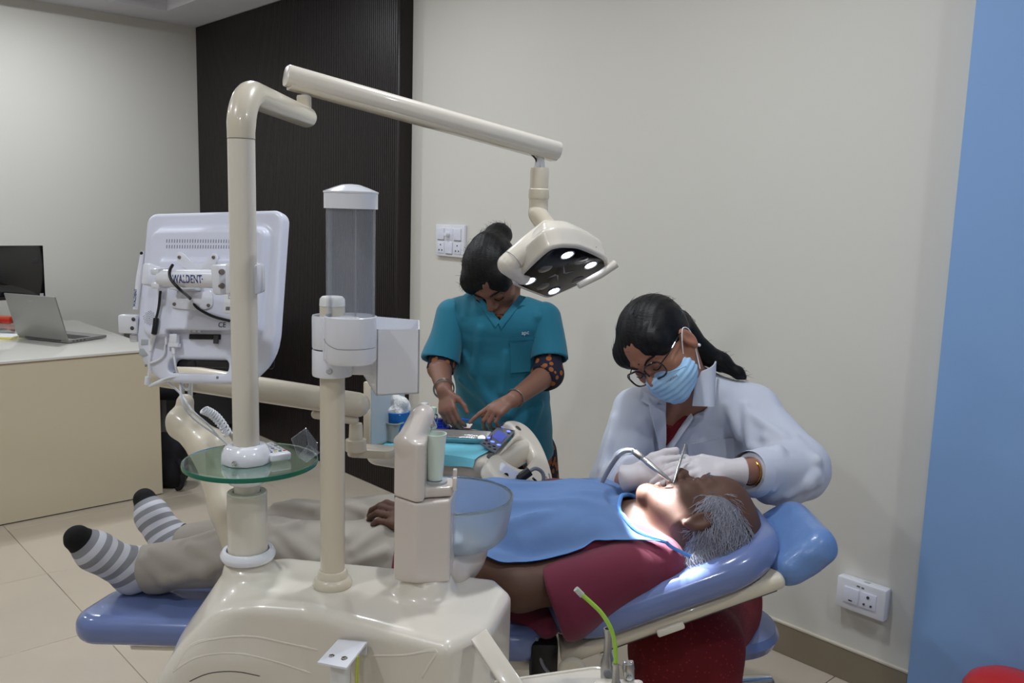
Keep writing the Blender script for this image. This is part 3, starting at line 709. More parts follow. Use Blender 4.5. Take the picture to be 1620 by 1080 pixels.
# white bracket with two screws, its hose and wire
b0, b1, b2, b3 = A(536, 1010, 1.315), A(581, 1014, 1.29), A(548, 1056, 1.215), A(502, 1047, 1.235)
n_ = nrm(np.cross(b1-b0, b3-b0)); n_ = n_ if n_[2] > 0 else -n_
P = np.array([[b0, b1], [b3, b2]]); br = cu.part('bracket', shell(P, np.broadcast_to(-n_, P.shape), .003), 'white_gloss')
P = np.array([[b0, b1], [b0-EZ*.022, b1-EZ*.022]]); cu.part('bracket_flange', shell(P, np.broadcast_to(nrm(b3-b0), P.shape), .003), 'white_gloss', br)
for t in (.28, .72):
    p = (b3+(b2-b3)*t)*.72+(b0+(b1-b0)*t)*.28; cu.part('screw', lathe([(0, .003), (.003, .0028), (.0048, .0012), (.0052, 0)], p, n_, 18), 'silver_dull', br); cu.part('screw_slot', rbox(p+n_*.003, (.0032, .0006, .0004), 0, frame(n_)), 'black_plastic', br)
m_ = (b3+b2)/2*.6+(b0+b1)/2*.4
cu.part('drain_hose', tube([m_-n_*.004, m_-EZ*.12], .016, 18), 'white_matt')
cu.part('earth_wire', jn(tube(cr([b1*.5+b2*.5-EZ*.004, b1*.45+b2*.55-EZ*.04, b1*.5+b2*.5-EZ*.1]), .0018, 8), tube(cr([b1*.55+b2*.45-EZ*.004, b1*.52+b2*.48-EZ*.05, b1*.6+b2*.4-EZ*.1]), .0018, 8)), 'lime_wire')
cu.part('foot_base', rbox((-.27, 1.43, .03), (.26, .11, .03), .012), 'grey_light')

# disposable cup on the ledge
solo('paper_cup', 'pale mint disposable cup standing on the cup filler ledge', 'cup', lathe([(0, .001), (.0125, .001), (.013, .004), (.0178, .077), (.0186, .079), (.0186, .081), (.0172, .081), (.0165, .077), (.0118, .006), (0, .006)], (-.124, 1.432, .9975), n=36), 'cup_mint')

# ================================================================== assistant's arm: bar, tray and suction handles
as_ = Thing('suction_stand', 'cream swing arm with small tray and suction handle holder at the bottom edge', 'dental stand', A(800, 1085, 1.2))
pa, pb = A(757, 1004, 1.262), A(822, 1100, 1.20); d = nrm(pb-pa); bx_ = frame(d, EX)
as_.part('arm_bar', rbox((pa+pb)/2, (.0145, .006, np.linalg.norm(pb-pa)/2), .002, np.array([bx_[0], bx_[1], d])), 'cream')
TZ = .69; t0, t1 = AZ(806, 1071, TZ), AZ(925, 1054, TZ); tx = nrm(t1-t0); ty = np.cross(EZ, tx); tc_ = t1-tx*.105-ty*.10; tax = np.array([tx, ty, EZ])
tr = as_.part('tray', prism(rrect(.29, .2, .03), tc_, tax, -.012, -.004, .002), 'cream')
rim = [tc_+tx*x+ty*y-EZ*.004 for x, y in rrect(.285, .195, .028)]; as_.part('tray_rim', tube(rim, .0035, 8, closed=True), 'cream', tr)
hold = A(975, 1088, 1.27); as_.part('handle_holder', rbox(hold-EZ*.01+V3(.005, .0, 0), (.04, .022, .016), .007), 'cream')
as_.part('holder_arm', tube([tc_+tx*.12-EZ*.012, hold-EZ*.012], .012, 12), 'cream')
hv0, hv1 = A(961, 1075, 1.31), A(962, 994, 1.31); d = hv1-hv0; L_ = np.linalg.norm(d)
hv = Thing('high_volume_suction', 'tall satin metal suction handle with open tip in the holder', 'suction handle', hv0)
hv.part('handle', lathe([(.0095, 0), (.0112, .004), (.0112, .03), (.0095, .036), (.0065, .046), (.0058, L_-.012), (.0072, L_-.004), (.0072, L_), (.0052, L_), (.005, L_-.01), (0, L_-.012)], hv0, d, 28), 'steel_satin')
hv.part('valve_button', lathe([(0, .003), (.007, .003), (.008, .0)], hv0+nrm(d)*.016-EY*.0098, -EY, 20), 'grey_mid')
se0, se1 = A(975, 1090, 1.27), A(974, 1048, 1.27); d = se1-se0; L_ = np.linalg.norm(d)
sv = Thing('saliva_ejector', 'bent lime green saliva ejector tube in a small metal handle', 'suction tube', se0)
sv.part('handle', lathe([(.0085, 0), (.0085, .008), (.006, .016), (.0048, L_-.006), (.0056, L_-.003), (.0056, L_), (0, L_)], se0, d, 24), 'steel_satin')
pts = [A(x, y, 1.27) for x, y in ((974, 1049), (973, 1020), (966, 993), (952, 970), (935, 953), (918, 938))]
sv.part('bent_tube', tube(cr(pts), .0034, 12), 'lime_tube'); sv.part('suction_tip', tube([A(921, 941, 1.27), A(911, 931, 1.27)], [.0048, .0046], 14), 'clear_tip')
sy0, sy1 = A(995, 1090, 1.29), A(994, 1048, 1.29); d = sy1-sy0; L_ = np.linalg.norm(d)
sy = Thing('air_water_syringe', 'short grooved metal syringe head right of the lime tube', 'syringe', sy0)
sy.part('body', lathe([(.0092, 0), (.0092, L_-.012), (.010, L_-.010), (.0085, L_), (0, L_)], sy0, d, 20), 'steel_satin'); sy.part('button', lathe([(0, .003), (.003, .003), (.0045, .002), (.005, 0)], sy0+nrm(d)*.024-EY*.009, -EY, 18), 'chrome')
sy.part('top_lug', jn(rbox(sy1+V3(-.005, 0, .001), (.003, .004, .002), .001), rbox(sy1+V3(.005, 0, .001), (.003, .004, .002), .001)), 'steel')

# ================================================================== operating lamp: pole, arms and head
lm = Thing('operating_lamp', 'cream operating lamp on a tall pole with long arm and four lit LEDs', 'dental lamp', (PX, PY, .84))
lm.part('pole_sleeve', lathe([(.0300, .846), (.0342, .846), (.0342, .953), (.0325, .955), (.0238, .955), (.0238, .946), (.0300, .946)], (PX, PY, 0), n=48, close=True), 'cream')
lm.part('pole', tube([(PX, PY, .85), (PX, PY, 1.5565)], .0222, 36), 'cream')
ed = A(485, 187, 1.885); fd = nrm(V3(ed[0]-PX, ed[1]-PY, 0)); zt = ed[2]+.002; rb_ = .068
pts = [V3(PX, PY, 1.558), V3(PX, PY, zt-rb_)]
for t in np.linspace(.12, 1, 9): a = t*math.pi/2; pts.append(V3(PX, PY, zt-rb_)+EZ*rb_*math.sin(a)+fd*rb_*(1-math.cos(a)))
pts.append(V3(ed[0], ed[1], zt)+fd*0)
bend = lm.part('bent_arm', tube(pts, [.0225]*2+[.0235]*9+[.0215], 32, dome=True), 'cream_warm')
p0, p1 = A(452, 119, 1.87), A(882, 239, 2.19); d = nrm(p1-p0); sd = nrm(np.cross(d, EZ)); upv = np.cross(sd, d); cxs = np.array([sd, upv, d])
sec = rrect(.050, .044, .017, 6); L_ = np.linalg.norm(p1-p0)
beam = lm.part('spring_arm', prism(sec, p0, cxs, 0, L_, .004), 'cream')
lm.part('arm_underside', prism(rrect(.040, .012, .005, 4, 0, -.0205), p0, cxs, .01, L_-.006, .002), 'cream_warm', beam)
j0 = A(481, 160, 1.885); s0 = p0+d*np.dot(j0-p0, d)
lm.part('arm_pin', tube([V3(j0[0], j0[1], zt+.015), s0], .0085, 16), 'white_gloss')
lm.part('pin_sleeve', lathe([(.0, 0), (.0155, 0), (.015, .028), (.0155, .03), (.014, .034), (0, .034)], (j0[0], j0[1], zt+.01), n=28), 'cream_warm')
lm.part('pole_seam', torus((PX, PY, 1.5572), .0222, .0006, EZ, 36, 6), 'grey_dark')
k0 = A(851, 252, 2.165); s1 = p0+d*np.dot(k0-p0, d); k0 = V3(s1[0], s1[1], k0[2])
lm.part('drop_pin', jn(tube([s1, k0-EZ*.03+V3(-.008, 0, 0)], .007, 12), tube([s1, k0-EZ*.03+V3(.008, 0, 0)], .006, 12)), 'white_gloss')
lm.part('drop_sleeve', lathe([(0, 0), (.021, 0), (.0225, -.008), (.0225, -.05), (.0245, -.052), (.0255, -.07), (.0245, -.075), (0, -.075)], k0-EZ*.02, n=32), 'cream_warm')
lm.part('arm_wire', tube(cr([s1-d*.03-EZ*.022, s1-d*.012-EZ*.034, k0+V3(-.008, 0, -.018)]), .0022, 8), 'wire_black')
# head
LC = A(886, 431, 2.12); TGT = A(1040, 826, 1.82); LN = nrm(TGT-LC); la = nrm(np.cross(EZ, LN)); la = la if la[0] > 0 else -la; lb = np.cross(LN, la); lb = lb if np.dot(lb, CU) > 0 else -lb
lax_ = np.array([la, lb, np.cross(la, lb)]); NS = 1 if np.dot(lax_[2], LN) > 0 else -1     # light leaves along NS*axis 2
lens = []
for p in ((816, 447), (826, 434), (862, 400), (880, 391), (900, 390), (920, 393), (953, 408), (959, 417), (956, 428), (930, 443), (880, 466), (868, 470), (855, 466), (822, 453)):
    q = APL(*p, LC, LN)-LC; lens.append((np.dot(q, la), np.dot(q, lb)))
LENS = np.array([(p[0], p[1]) for p in cr([V3(a, b, 0) for a, b in lens], 4, True)]); lm_c = LENS.mean(0)
def lp3(a, b, c): return LC+la*a+lb*b+LN*c
elbow = [k0-EZ*.085, k0-EZ*.12, A(852, 340, 2.16), A(868, 362, 2.15)]
lm.part('elbow', tube(cr(elbow), .0235, 24), 'cream_warm')
Q = (LENS-lm_c)
def lens_poly(s, dx=0, dy=0): return [(x*s+dx, y*s+dy) for x, y in Q]
f = Field((Q[:, 0].min()-.05, Q[:, 1].min()-.05, -.14), (Q[:, 0].max()+.05, Q[:, 1].max()+.05, .03), .004)
f.add(fpoly(lens_poly(1.0), -.045, .0, .003, .006), 0).add(fpoly(lens_poly(.86, .0, .012), -.085, -.02, .028, .004), .03)
v, q_ = f.mesh(); HEADV = lm_c[0]*la+lm_c[1]*lb+LC+np.outer(v[:, 0], la)+np.outer(v[:, 1], lb)+np.outer(v[:, 2], LN)
if np.dot(np.cross(la, lb), LN) < 0: q_ = q_[:, ::-1]
hd = lm.part('lamp_housing', (HEADV, q_), 'cream')
AXL = np.array([la, lb, LN]); c0 = LC+la*lm_c[0]+lb*lm_c[1]
lm.part('lens_cover', prism(lens_poly(.955), c0, AXL, -.002, .002, .001), 'lens_black', hd)
leds = []
for i, p in enumerate(((897, 402), (934, 418), (837, 443), (876, 459))):
    c = APL(*p, LC, LN)+LN*.0022; leds.append(c); lm.part('led', lathe([(0, .0016), (.011, .0014), (.014, 0)], c, LN, 24), 'lamp_led', hd); lm.part('led_ring', torus(c, .0165, .0018, LN, 28, 6), 'grey_mid', hd)
for p in ((862, 424), (858, 452), (914, 442), (919, 411)): lm.part('unlit_lens', lathe([(0, .001), (.016, .0008), (.018, 0)], APL(*p, LC, LN)+LN*.002, LN, 24), 'lamp_dark', hd)
mk_ = []
for pts in (((891, 418), (894, 430), (908, 427), (895, 431.5), (890.5, 431)), ((883, 434), (882, 445), (880, 434.5), (866, 438.5), (878, 432))):
    q = [APL(*p, LC, LN)-LC for p in pts]; mk_.append(prism([(np.dot(t, la), np.dot(t, lb)) for t in q], LC, AXL, .0021, .0026))
lm.part('chevron_mark', jn(*mk_), 'grey_mid', hd)
# yoke on the near left, handle bars either side
yk = [A(866, 362, 2.10), A(836, 388, 2.07), A(806, 416, 2.05)]
lm.part('yoke', tube(yk, [.022, .0245, .026], 24, dome=True), 'cream')
lm.part('yoke_joint', tube([A(804, 418, 2.05), A(826, 436, 2.09)], [.026, .022], 24, dome=True), 'cream')
lm.part('yoke_seam', torus(A(812, 411, 2.05), .0255, .0007, A(836, 388, 2.07)-A(806, 416, 2.05), 28, 6), 'grey_mid')
lm.part('handle_bar', tube([A(915, 452, 2.13), A(950, 434, 2.15), A(974, 417, 2.16)], [.008, .0095, .011], 16), 'cream')
lm.part('button_marks', jn(*[rbox(A(x, y, 2.105), (.004, .001, .0015)) for x, y in ((924, 383), (933, 386), (941, 391))]), 'print_grey', hd)
for c in leds:
    s = bpy.data.lights.new('lamp_led_light', 'SPOT'); s.energy = 85; s.spot_size = math.radians(11.8); s.spot_blend = .12; s.shadow_soft_size = .012; s.color = (.9, .95, 1)
    so = bpy.data.objects.new('lamp_led_light', s); COL.objects.link(so); p = c+LN*.004; so.location = toW(p)
    so.rotation_euler = Vector(np.array(toW(TGT))-np.array(toW(p))).to_track_quat('-Z', 'Y').to_euler()

# ================================================================== glass shelf on the pole, with remote and clear stand
GZ = 1.005; GC = V3(PX+.004, PY+.012, GZ)
gs = Thing('glass_shelf', 'round clear glass shelf with green edge clamped on the lamp pole', 'shelf', V3(PX, PY, .956))
GR = .1148
gl = gs.part('glass_disc', lathe([(.024, -.004), (GR-.001, -.004), (GR-.001, .004), (.024, .004)], GC, n=72, close=True), 'glass_pale')
gs.part('glass_rim', lathe([(GR-.0009, -.0041), (GR, -.0038), (GR+.0006, 0), (GR, .0038), (GR-.0009, .0041)], GC, n=72, close=True), 'glass_edge', gl)
hb_ = gs.part('hub_top', lathe([(.0235, .0045), (.043, .0045), (.044, .008), (.0435, .018), (.036, .032), (.03, .035), (.0235, .035)], (PX, PY, GZ), n=10, close=True), 'white_gloss')
gs.part('hub_base', lathe([(.0235, -.0045), (.04, -.0045), (.043, -.010), (.038, -.024), (.03, -.034), (.0235, -.034)], (PX, PY, GZ), n=40, close=True), 'white_gloss')
p = A(371, 733, 1.425); gs.part('set_screw', lathe([(0, .002), (.0025, .002), (.0025, .003), (.0042, .003), (.0045, 0)], p, nrm((-.25, -1, .3)), 16), 'steel', hb_)
rm = Thing('remote_control', 'white remote control with small coloured buttons on the glass shelf', 'remote control', V3(-.408, 1.497, GZ+.005))
r0, r1 = AZ(404, 700, GZ+.016), AZ(448, 726, GZ+.016); rd = nrm(r1-r0); rs = np.cross(EZ, rd); rax = np.array([rd, rs, EZ]); rcn = (r0+r1)/2+rs*.006
rm.part('case', rbox(rcn-EZ*.003, (.042, .0185, .0068), .0035, rax, 3), 'white_gloss')
for i in range(5):
    for j in range(3): rm.part('button', rbox(rcn+rd*(-.034+.012*i)+rs*(-.011+.011*j)+EZ*.0042, (.0032, .0026, .0008), .0006, rax), 'grey_light' if (i+j) % 4 else 'grey_mid')
for j, m in enumerate(('navy_plastic', 'yellow_paper', 'glass_edge', 'red_plastic')): rm.part('coloured_button', rbox(rcn+rd*.026+rs*(-.0125+.0082*j)+EZ*.0042, (.0022, .0026, .0008), .0006, rax), m)
cs = Thing('clear_stand', 'crumpled clear plastic holder tipped over on the glass shelf', 'plastic holder', V3(-.362, 1.50, GZ+.004))
def sheet4(q, th): P = np.array([[q[0], q[1]], [q[3], q[2]]]); n = nrm(np.cross(q[1]-q[0], q[3]-q[0])); return shell(P, np.broadcast_to(n, P.shape), th)
a0, a1, a2, a3 = A(461, 694, 1.45), A(484, 677, 1.47), A(500, 693, 1.50), A(474, 722, 1.47); b0_, b1_ = A(485, 731, 1.46), A(506, 715, 1.505)
cs.part('panel', sheet4((a0, a1, A(486, 716, 1.475), A(472, 722, 1.46)), .0012), 'acrylic'); cs.part('panel', sheet4((a1, A(502, 700, 1.52), A(503, 722, 1.51), A(488, 703, 1.485)), .0012), 'acrylic')
cs.part('panel', sheet4((A(472, 722, 1.46), A(488, 703, 1.485), b1_, b0_), .0012), 'acrylic')
cs.part('fold_edge', jn(*[tube([x, y], .0010, 6) for x, y in ((a0, a1), (a1, A(502, 700, 1.52)), (A(472, 722, 1.46), A(488, 703, 1.485)), (A(488, 703, 1.485), a1), (A(472, 722, 1.46), b0_), (b0_, b1_), (a0, A(472, 722, 1.46)))]), 'acrylic')

# ================================================================== cup dispenser on its own pole
CX, CY = -.300, 1.44
cd = Thing('cup_dispenser', 'clear tube cup dispenser with white holder and box on a cream pole', 'cup dispenser', (CX, CY, .8))
cd.part('pole', tube([(CX, CY, .803), (CX, CY, 1.288)], .0208, 32), 'cream_warm')
cd.part('pole_foot', lathe([(.0, .8005), (.033, .8005), (.034, .806), (.031, .813), (.027, .816), (.026, .823), (.0235, .828), (.021, .829), (.0, .829)], (CX, CY, 0), n=40), 'cream_warm')
cd.part('pole_cap', lathe([(.0, 1.304), (.017, 1.304), (.0205, 1.300), (.0212, 1.2885), (0, 1.2885)], (CX, CY, 0), n=32), 'white_matt')
TXc, TYc = A(555, 400, 1.40)[0], 1.40
tz0, tz1 = A(555, 520, TYc)[2], A(555, 318, TYc)[2]; TR = .0395
tb = cd.part('clear_tube', lathe([(TR-.0012, tz0), (TR, tz0), (TR, tz1), (TR-.0012, tz1)], (TXc, TYc, 0), n=48, close=True), 'acrylic')
cd.part('tube_ridge', jn(*[rbox((TXc+TR*math.cos(a), TYc+TR*math.sin(a), (tz0+tz1)/2), (.0012, .0012, (tz1-tz0)/2)) for a in (-.25, -1.2, -2.4, 2.7)]), 'acrylic', tb)
cd.part('lid', lathe([(TR+.0015, tz1-.012), (TR+.003, tz1-.012), (TR+.003, tz1+.012), (TR+.004, tz1+.0125), (TR+.004, tz1+.015), (.028, tz1+.021), (.015, tz1+.0255), (0, tz1+.027), (0, tz1+.022), (.03, tz1+.015), (TR+.0015, tz1+.010)], (TXc, TYc, 0), n=48), 'white_gloss')
hz0, hz1 = A(555, 573, TYc)[2], A(555, 499, TYc)[2]
hd_ = cd.part('holder', lathe([(TR+.001, hz1), (TR+.0025, hz1-.001), (TR+.0022, hz0+.006), (TR-.002, hz0), (0, hz0), (0, hz0+.004), (TR-.004, hz0+.006), (TR+.0008, hz1-.004)], (TXc, TYc, 0), n=48), 'white_gloss')
sm = [V3(TXc+(TR+.0026)*math.cos(a), TYc+(TR+.0026)*math.sin(a), A(555, 547, TYc)[2]+.012*max(0, (-1.9-a))**1.2) for a in np.linspace(-2.9, -.2, 24)]
cd.part('holder_seam', tube(sm, .0005, 6), 'grey_mid', hd_)
cz0, cz1 = A(515, 593, CY)[2], A(515, 498, CY)[2]
cl = cd.part('pole_clamp', jn(lathe([(.0209, cz0), (.0325, cz0), (.0335, cz0+.003), (.0335, (cz0+cz1)/2-.008), (.0325, (cz0+cz1)/2-.0065), (.0209, (cz0+cz1)/2-.0065)], (CX, CY, 0), n=40, close=True), lathe([(.0209, (cz0+cz1)/2-.004), (.0325, (cz0+cz1)/2-.004), (.0335, (cz0+cz1)/2-.002), (.0335, cz1-.003), (.0325, cz1), (.0209, cz1)], (CX, CY, 0), n=40, close=True)), 'white_gloss')
cd.part('clamp_bridge', rbox(((CX+TXc)/2, (CY+TYc)/2, (hz0+hz1)/2-.002), (.012, .03, (hz1-hz0)/2-.003), .003, np.array([nrm((-.2, 1, 0)), nrm((1, .2, 0)), EZ])), 'white_gloss', cl)
cd.part('clamp_screw', lathe([(0, .0015), (.004, .0015), (.0055, 0)], A(521, 587, CY-.034), -EY, 20), 'grey_light', cl)
# open white box to the right
q = {}
x0, x1 = A(596, 560, 1.43)[0], A(664, 560, 1.43)[0]; zt_, zb_ = A(630, 521, 1.43)[2], A(630, 626, 1.43)[2]
YB0, YB1 = 1.425, 1.475
# the box is open at the top and tapers towards the pole on the left
def wallq(a, b, z0a, z0b, z1a, z1b, th, nn): 
    P = np.array([[V3(*a, z0a), V3(*b, z0b)], [V3(*a, z1a), V3(*b, z1b)]]); return shell(P, np.broadcast_to(np.asarray(nn, float), P.shape), th)
fl, fr_, bl, br_ = (x0, YB0), (x1, YB0), (x0-.045, YB1+.04), (x1-.012, YB1+.055)
bxp = cd.part('box_front', wallq(fl, fr_, zb_, zb_+.006, zt_, zt_+.002, .0025, (0, 1, 0)), 'white_gloss')
cd.part('box_side', wallq(fr_, br_, zb_+.006, zb_+.03, zt_+.002, zt_+.004, .0025, (-1, 0, 0)), 'white_gloss')
cd.part('box_side', wallq(fl, bl, zb_, zb_+.03, zt_, zt_+.012, .0025, (1, 0, 0)), 'white_gloss')
cd.part('box_back', wallq(bl, br_, zb_+.03, zb_+.03, zt_+.012, zt_+.004, .0025, (0, -1, 0)), 'white_gloss')
P = np.array([[V3(*fl, zb_), V3(*fr_, zb_+.006)], [V3(*bl, zb_+.03), V3(*br_, zb_+.03)]]); cd.part('box_floor', shell(P, np.broadcast_to(EZ, P.shape), .0025), 'white_gloss')
cd.part('box_bracket', rbox(((CX+x0)/2+.005, 1.452, (cz0+.02)), (.03, .006, .02), .003), 'white_gloss')

# ================================================================== monitor on its swing bracket
TLp, TRp = A(234, 338, 1.775), A(450, 332, 1.70); mu = nrm(TRp-TLp)
BLp = min((A(211, 603, y_) for y_ in np.arange(1.55, 1.95, .004)), key=lambda p: abs(np.dot(nrm(TLp-p), mu))); mv = TLp-BLp; mv = nrm(mv-mu*np.dot(mv, mu)); mn = np.cross(mu, mv); mn = mn if mn[1] < 0 else -mn     # mn: out of the back, to the camera
MW, MH = np.linalg.norm(TRp-TLp), np.linalg.norm(TLp-BLp); MC = TLp+mu*MW/2-mv*MH/2
mo = Thing('monitor', 'white monitor seen from behind on a swing bracket on the lamp pole', 'monitor', MC-mv*MH/2)
def ml(a, b, c=0): return MC+mu*a+mv*b+mn*c
def mlp(px, py, c=0): q = APL(px, py, MC+mn*c, mn)-MC; return np.dot(q, mu), np.dot(q, mv)
f = Field((-MW/2-.02, -MH/2-.02, -.05), (MW/2+.02, MH/2+.02, .06), .0027)
f.add(fslab((0, 0, -.012), (MW/2, MH/2, .016), .022, .008), 0)
f.add(rc((-MW/2+.05, -MH/2+.05, -.012), (MW/2-.05, -MH/2+.05, -.012), .001), 0)
for sx in (-1, 1): f.cut((sx*(MW/2-.018), -MH/2+.018, 0), (sx*.7, -.7, 0), .05, ((-1, -MH/2-.1, -.1), (1, -MH/2+.1, .1)))
f.add(fslab((0, .025, .006), (MW/2-.025, MH/2-.062, .016), .02, .01), .012)
f.add(fslab((.0, -.005, .02), (MW/2-.055, .075, .008), .01, .006), .006)
hx0, hy0 = mlp(268, 570); hx1, hy1 = mlp(362, 588)
f.sub(fslab(((hx0+hx1)/2, (hy0+hy1)/2, 0), (abs(hx1-hx0)/2, .014, .08), .012, .004), .006)
wx0, wy0 = mlp(262, 522, .02); wx1, wy1 = mlp(368, 550, .02)
f.sub(fslab(((wx0+wx1)/2+.004, (wy0+wy1)/2, .03), (abs(wx1-wx0)/2, .0165, .024), .004, .002), .002)
v, q_ = f.mesh(); MV = MC+np.outer(v[:, 0], mu)+np.outer(v[:, 1], mv)+np.outer(v[:, 2], mn)
if np.dot(np.cross(mu, mv), mn) < 0: q_ = q_[:, ::-1]
shellp = mo.part('back_shell', (MV, q_), 'white_plastic'); MAX = np.array([mu, mv, mn]); mt = bvh((MV, q_.tolist()))
mo.part('screen', prism(rrect(MW-.03, MH-.05, .006), MC+mv*.008, MAX, -.0295, -.0278), 'black_gloss')
vs = []
for row, y in enumerate((381, 390)):
    for k in range(30):
        p, n = hit(mt, 264+k*4.1, y+k*.02, .0001)
        if p is not None: vs.append(rbox(p, (.0006, .0034, .0005), 0, MAX))
mo.part('vent_slots', jn(*vs), 'print_grey', shellp, kind='stuff')
dots = []
for k in range(60):
    r = 10*math.sqrt(k/60); a = k*2.4; p, n = hit(mt, 237+r*math.cos(a), 503+1.15*r*math.sin(a), .0001)
    if p is not None: dots.append(rbox(p, (.0007, .0007, .0005), 0, MAX))
mo.part('speaker_holes', jn(*dots), 'print_grey', shellp, kind='stuff')
def onm(px, py, off=0): p, n = hit(mt, px, py, off); return p if p is not None else ml(*mlp(px, py))
# VESA plates: lobed, with bolts
for pts, bolts in (((((281, 402), (290, 400), (309, 417), (325, 415), (338, 400), (345, 406), (340, 422), (322, 430), (305, 430), (285, 418))), ((284, 407), (338, 407))), ((((282, 465), (300, 458), (320, 462), (334, 460), (338, 476), (332, 488), (305, 490), (276, 487), (273, 480))), ((276, 481), (330, 483)))):
    c = onm(310, 443); pl = [mlp(x, y, np.dot(c-MC, mn)) for x, y in pts]; pl = [(p[0], p[1]) for p in cr([V3(a, b, 0) for a, b in pl], 4, True)]
    z = np.dot(c-MC, mn); vp = mo.part('mount_plate', prism(pl, MC, MAX, z-.002, z+.0035, .001), 'white_gloss')
    for b in bolts: mo.part('bolt', lathe([(0, .003), (.003, .0025), (.0036, 0)], ml(*mlp(*b, z+.0035), z+.0035), mn, 14), 'silver_dull', vp)
z = np.dot(onm(310, 443)-MC, mn)
mo.part('mount_block', jn(rbox(ml(*mlp(300, 445, z), z+.012), (.028, .02, .013), .004, MAX), rbox(ml(*mlp(255, 440, z), z+.03), (.008, .021, .018), .004, MAX)), 'white_gloss')
a0, a1 = A(258, 440, 1.60), A(352, 441, 1.515); arm = mo.part('swing_arm', tube([a0, a1], .0165, 28), 'white_gloss')
ad = nrm(a1-a0); an = nrm(-EY+ad*np.dot(EY, ad)); au = np.cross(an, ad); au = au if au[2] > 0 else -au
mo.part('hinge_knuckle', jn(rbox(a0-ad*.006+EZ*.013, (.012, .014, .006), .003, np.array([ad, an, au])), rbox(a0-ad*.006-EZ*.013, (.012, .014, .006), .003, np.array([ad, an, au])), tube([a0-ad*.008-EZ*.018, a0-ad*.008+EZ*.018], .007, 14)), 'white_gloss')
# lettering wrapped round the swing arm
tv_, tf = text_mesh('\u00b7WALDENT\u00b7', .0165, (0, 0, 0), np.eye(3), .0003); tv_[:, 1] *= 1.25; cc = (a0+a1)/2+ad*.007; ang = tv_[:, 1]/.0168
TW = cc+np.outer(tv_[:, 0]*1.0, ad)+np.outer((.0174+tv_[:, 2])*np.cos(ang), an)+np.outer((.0174+tv_[:, 2])*np.sin(ang), au)
mo.part('lettering', (TW, tf), 'print_navy', arm, smooth=False)
cm = mo.part('clamp', jn(rbox(a1+ad*.007, (.011, .022, .026), .005, np.array([ad, an, au])), rbox(A(369, 441, 1.49), (.008, .022, .027), .006), rbox(V3(PX, PY+.016, A(380, 441, PY)[2]), (.0265, .024, .026), .006)), 'white_gloss')
for y in (430, 452): mo.part('clamp_bolt', tube([A(343, y, 1.50), A(352, y, 1.49)], .005, 14), 'silver_dull', cm)
# port bay, plugs, labels
z = np.dot(ml(*mlp(310, 536, .006), .006)-MC, mn)
mo.part('port_strip', rbox(ml(*mlp(326, 533, .004), .004), (.034, .005, .006), .001, MAX), 'black_plastic', shellp)
for k in range(3): mo.part('screw_tab', rbox(ml(*mlp(300+k*8, 524, .012), .012), (.003, .002, .002), .0005, MAX), 'white_matt', shellp)
mo.part('vga_plug', jn(rbox(ml(*mlp(276, 536, .016), .016), (.0085, .0095, .006), .002, MAX), rbox(ml(*mlp(276, 546, .016), .016), (.011, .004, .0055), .001, MAX), tube([ml(*mlp(274, 550, .016), .016), ml(*mlp(275, 560, .016), .016)], .0036, 10)), 'white_gloss', shellp)
mo.part('audio_plug', tube([ml(*mlp(263, 522, .016), .016), ml(*mlp(263, 545, .016), .016)], [.0032, .0024], 10), 'white_gloss', shellp)
mo.part('square_port', rbox(ml(*mlp(342, 537, .012), .012), (.004, .008, .004), .001, MAX), 'grey_dark', shellp)
lz = np.dot(onm(351, 515, .0004)-MC, mn); mo.part('ce_mark', text_mesh('CE', .014, onm(351.5, 514, .0004), MAX, .0002), 'print_black', shellp, smooth=False)
st = [rbox(onm(361, 480, .0003), (.009, .018, .0003), 0, MAX)]; mo.part('label_sticker', jn(*st), 'white_matt', shellp)
bars = [rbox(onm(358+k*1.4, 488, .0008), (.0004+.0003*(k % 2), .0034, .0002), 0, MAX) for k in range(5)]+[rbox(onm(362+1.6*(k % 3), 468+2*(k//3), .0008), (.0005, .0007, .0002), 0, MAX) for k in range(8) if k != 4]
mo.part('label_print', jn(*bars), 'print_black', shellp, kind='stuff')
for p in ((231, 578), (276, 590), (344, 597)): mo.part('case_screw', lathe([(0, .0003), (.0024, .0003), (.003, .0)], onm(*p, .0001), mn, 12), 'grey_mid', shellp)
mo.part('recess_button', jn(rbox(onm(229, 541, .0002), (.008, .0055, .0008), .001, MAX), rbox(onm(228, 557, .0002), (.011, .007, .0008), .001, MAX)), 'grey_light', shellp)
# intra-oral camera holder on the monitor's side
yw_ = ml(-MW/2, *[mlp(206, 512)[1]])[1]
mo.part('side_holder', jn(rbox(A(205, 512, yw_), (.0185, .012, .0185), .004), rbox(A(214, 534, yw_+.01), (.008, .01, .008), .003)), 'white_gloss')
mo.part('holder_socket', jn(*[lathe([(0, .0004), (.0035, .0004), (.004, 0)], A(x, y, yw_-.0125), -EY, 14) for x, y in ((211, 505), (209, 519))]), 'grey_dark')
mo.part('side_wand', tube(cr([ml(-MW/2-.004, mlp(231, 398)[1], 0), ml(-MW/2-.005, mlp(228, 440)[1], .002), ml(-MW/2-.006, mlp(221, 490)[1], .004)]), [.004, .0065, .005], 12), 'white_gloss')
mo.part('wand_lettering', text_mesh('WALDENT', .0075, ml(-MW/2-.0055, mlp(223, 472)[1], .0095), np.array([mv, -mu, mn])), 'print_navy', smooth=False)
mo.part('wand_lens', lathe([(0, .001), (.003, .001), (.0035, 0)], ml(-MW/2-.004, mlp(231, 401)[1], .004), mn, 14), 'black_plastic')
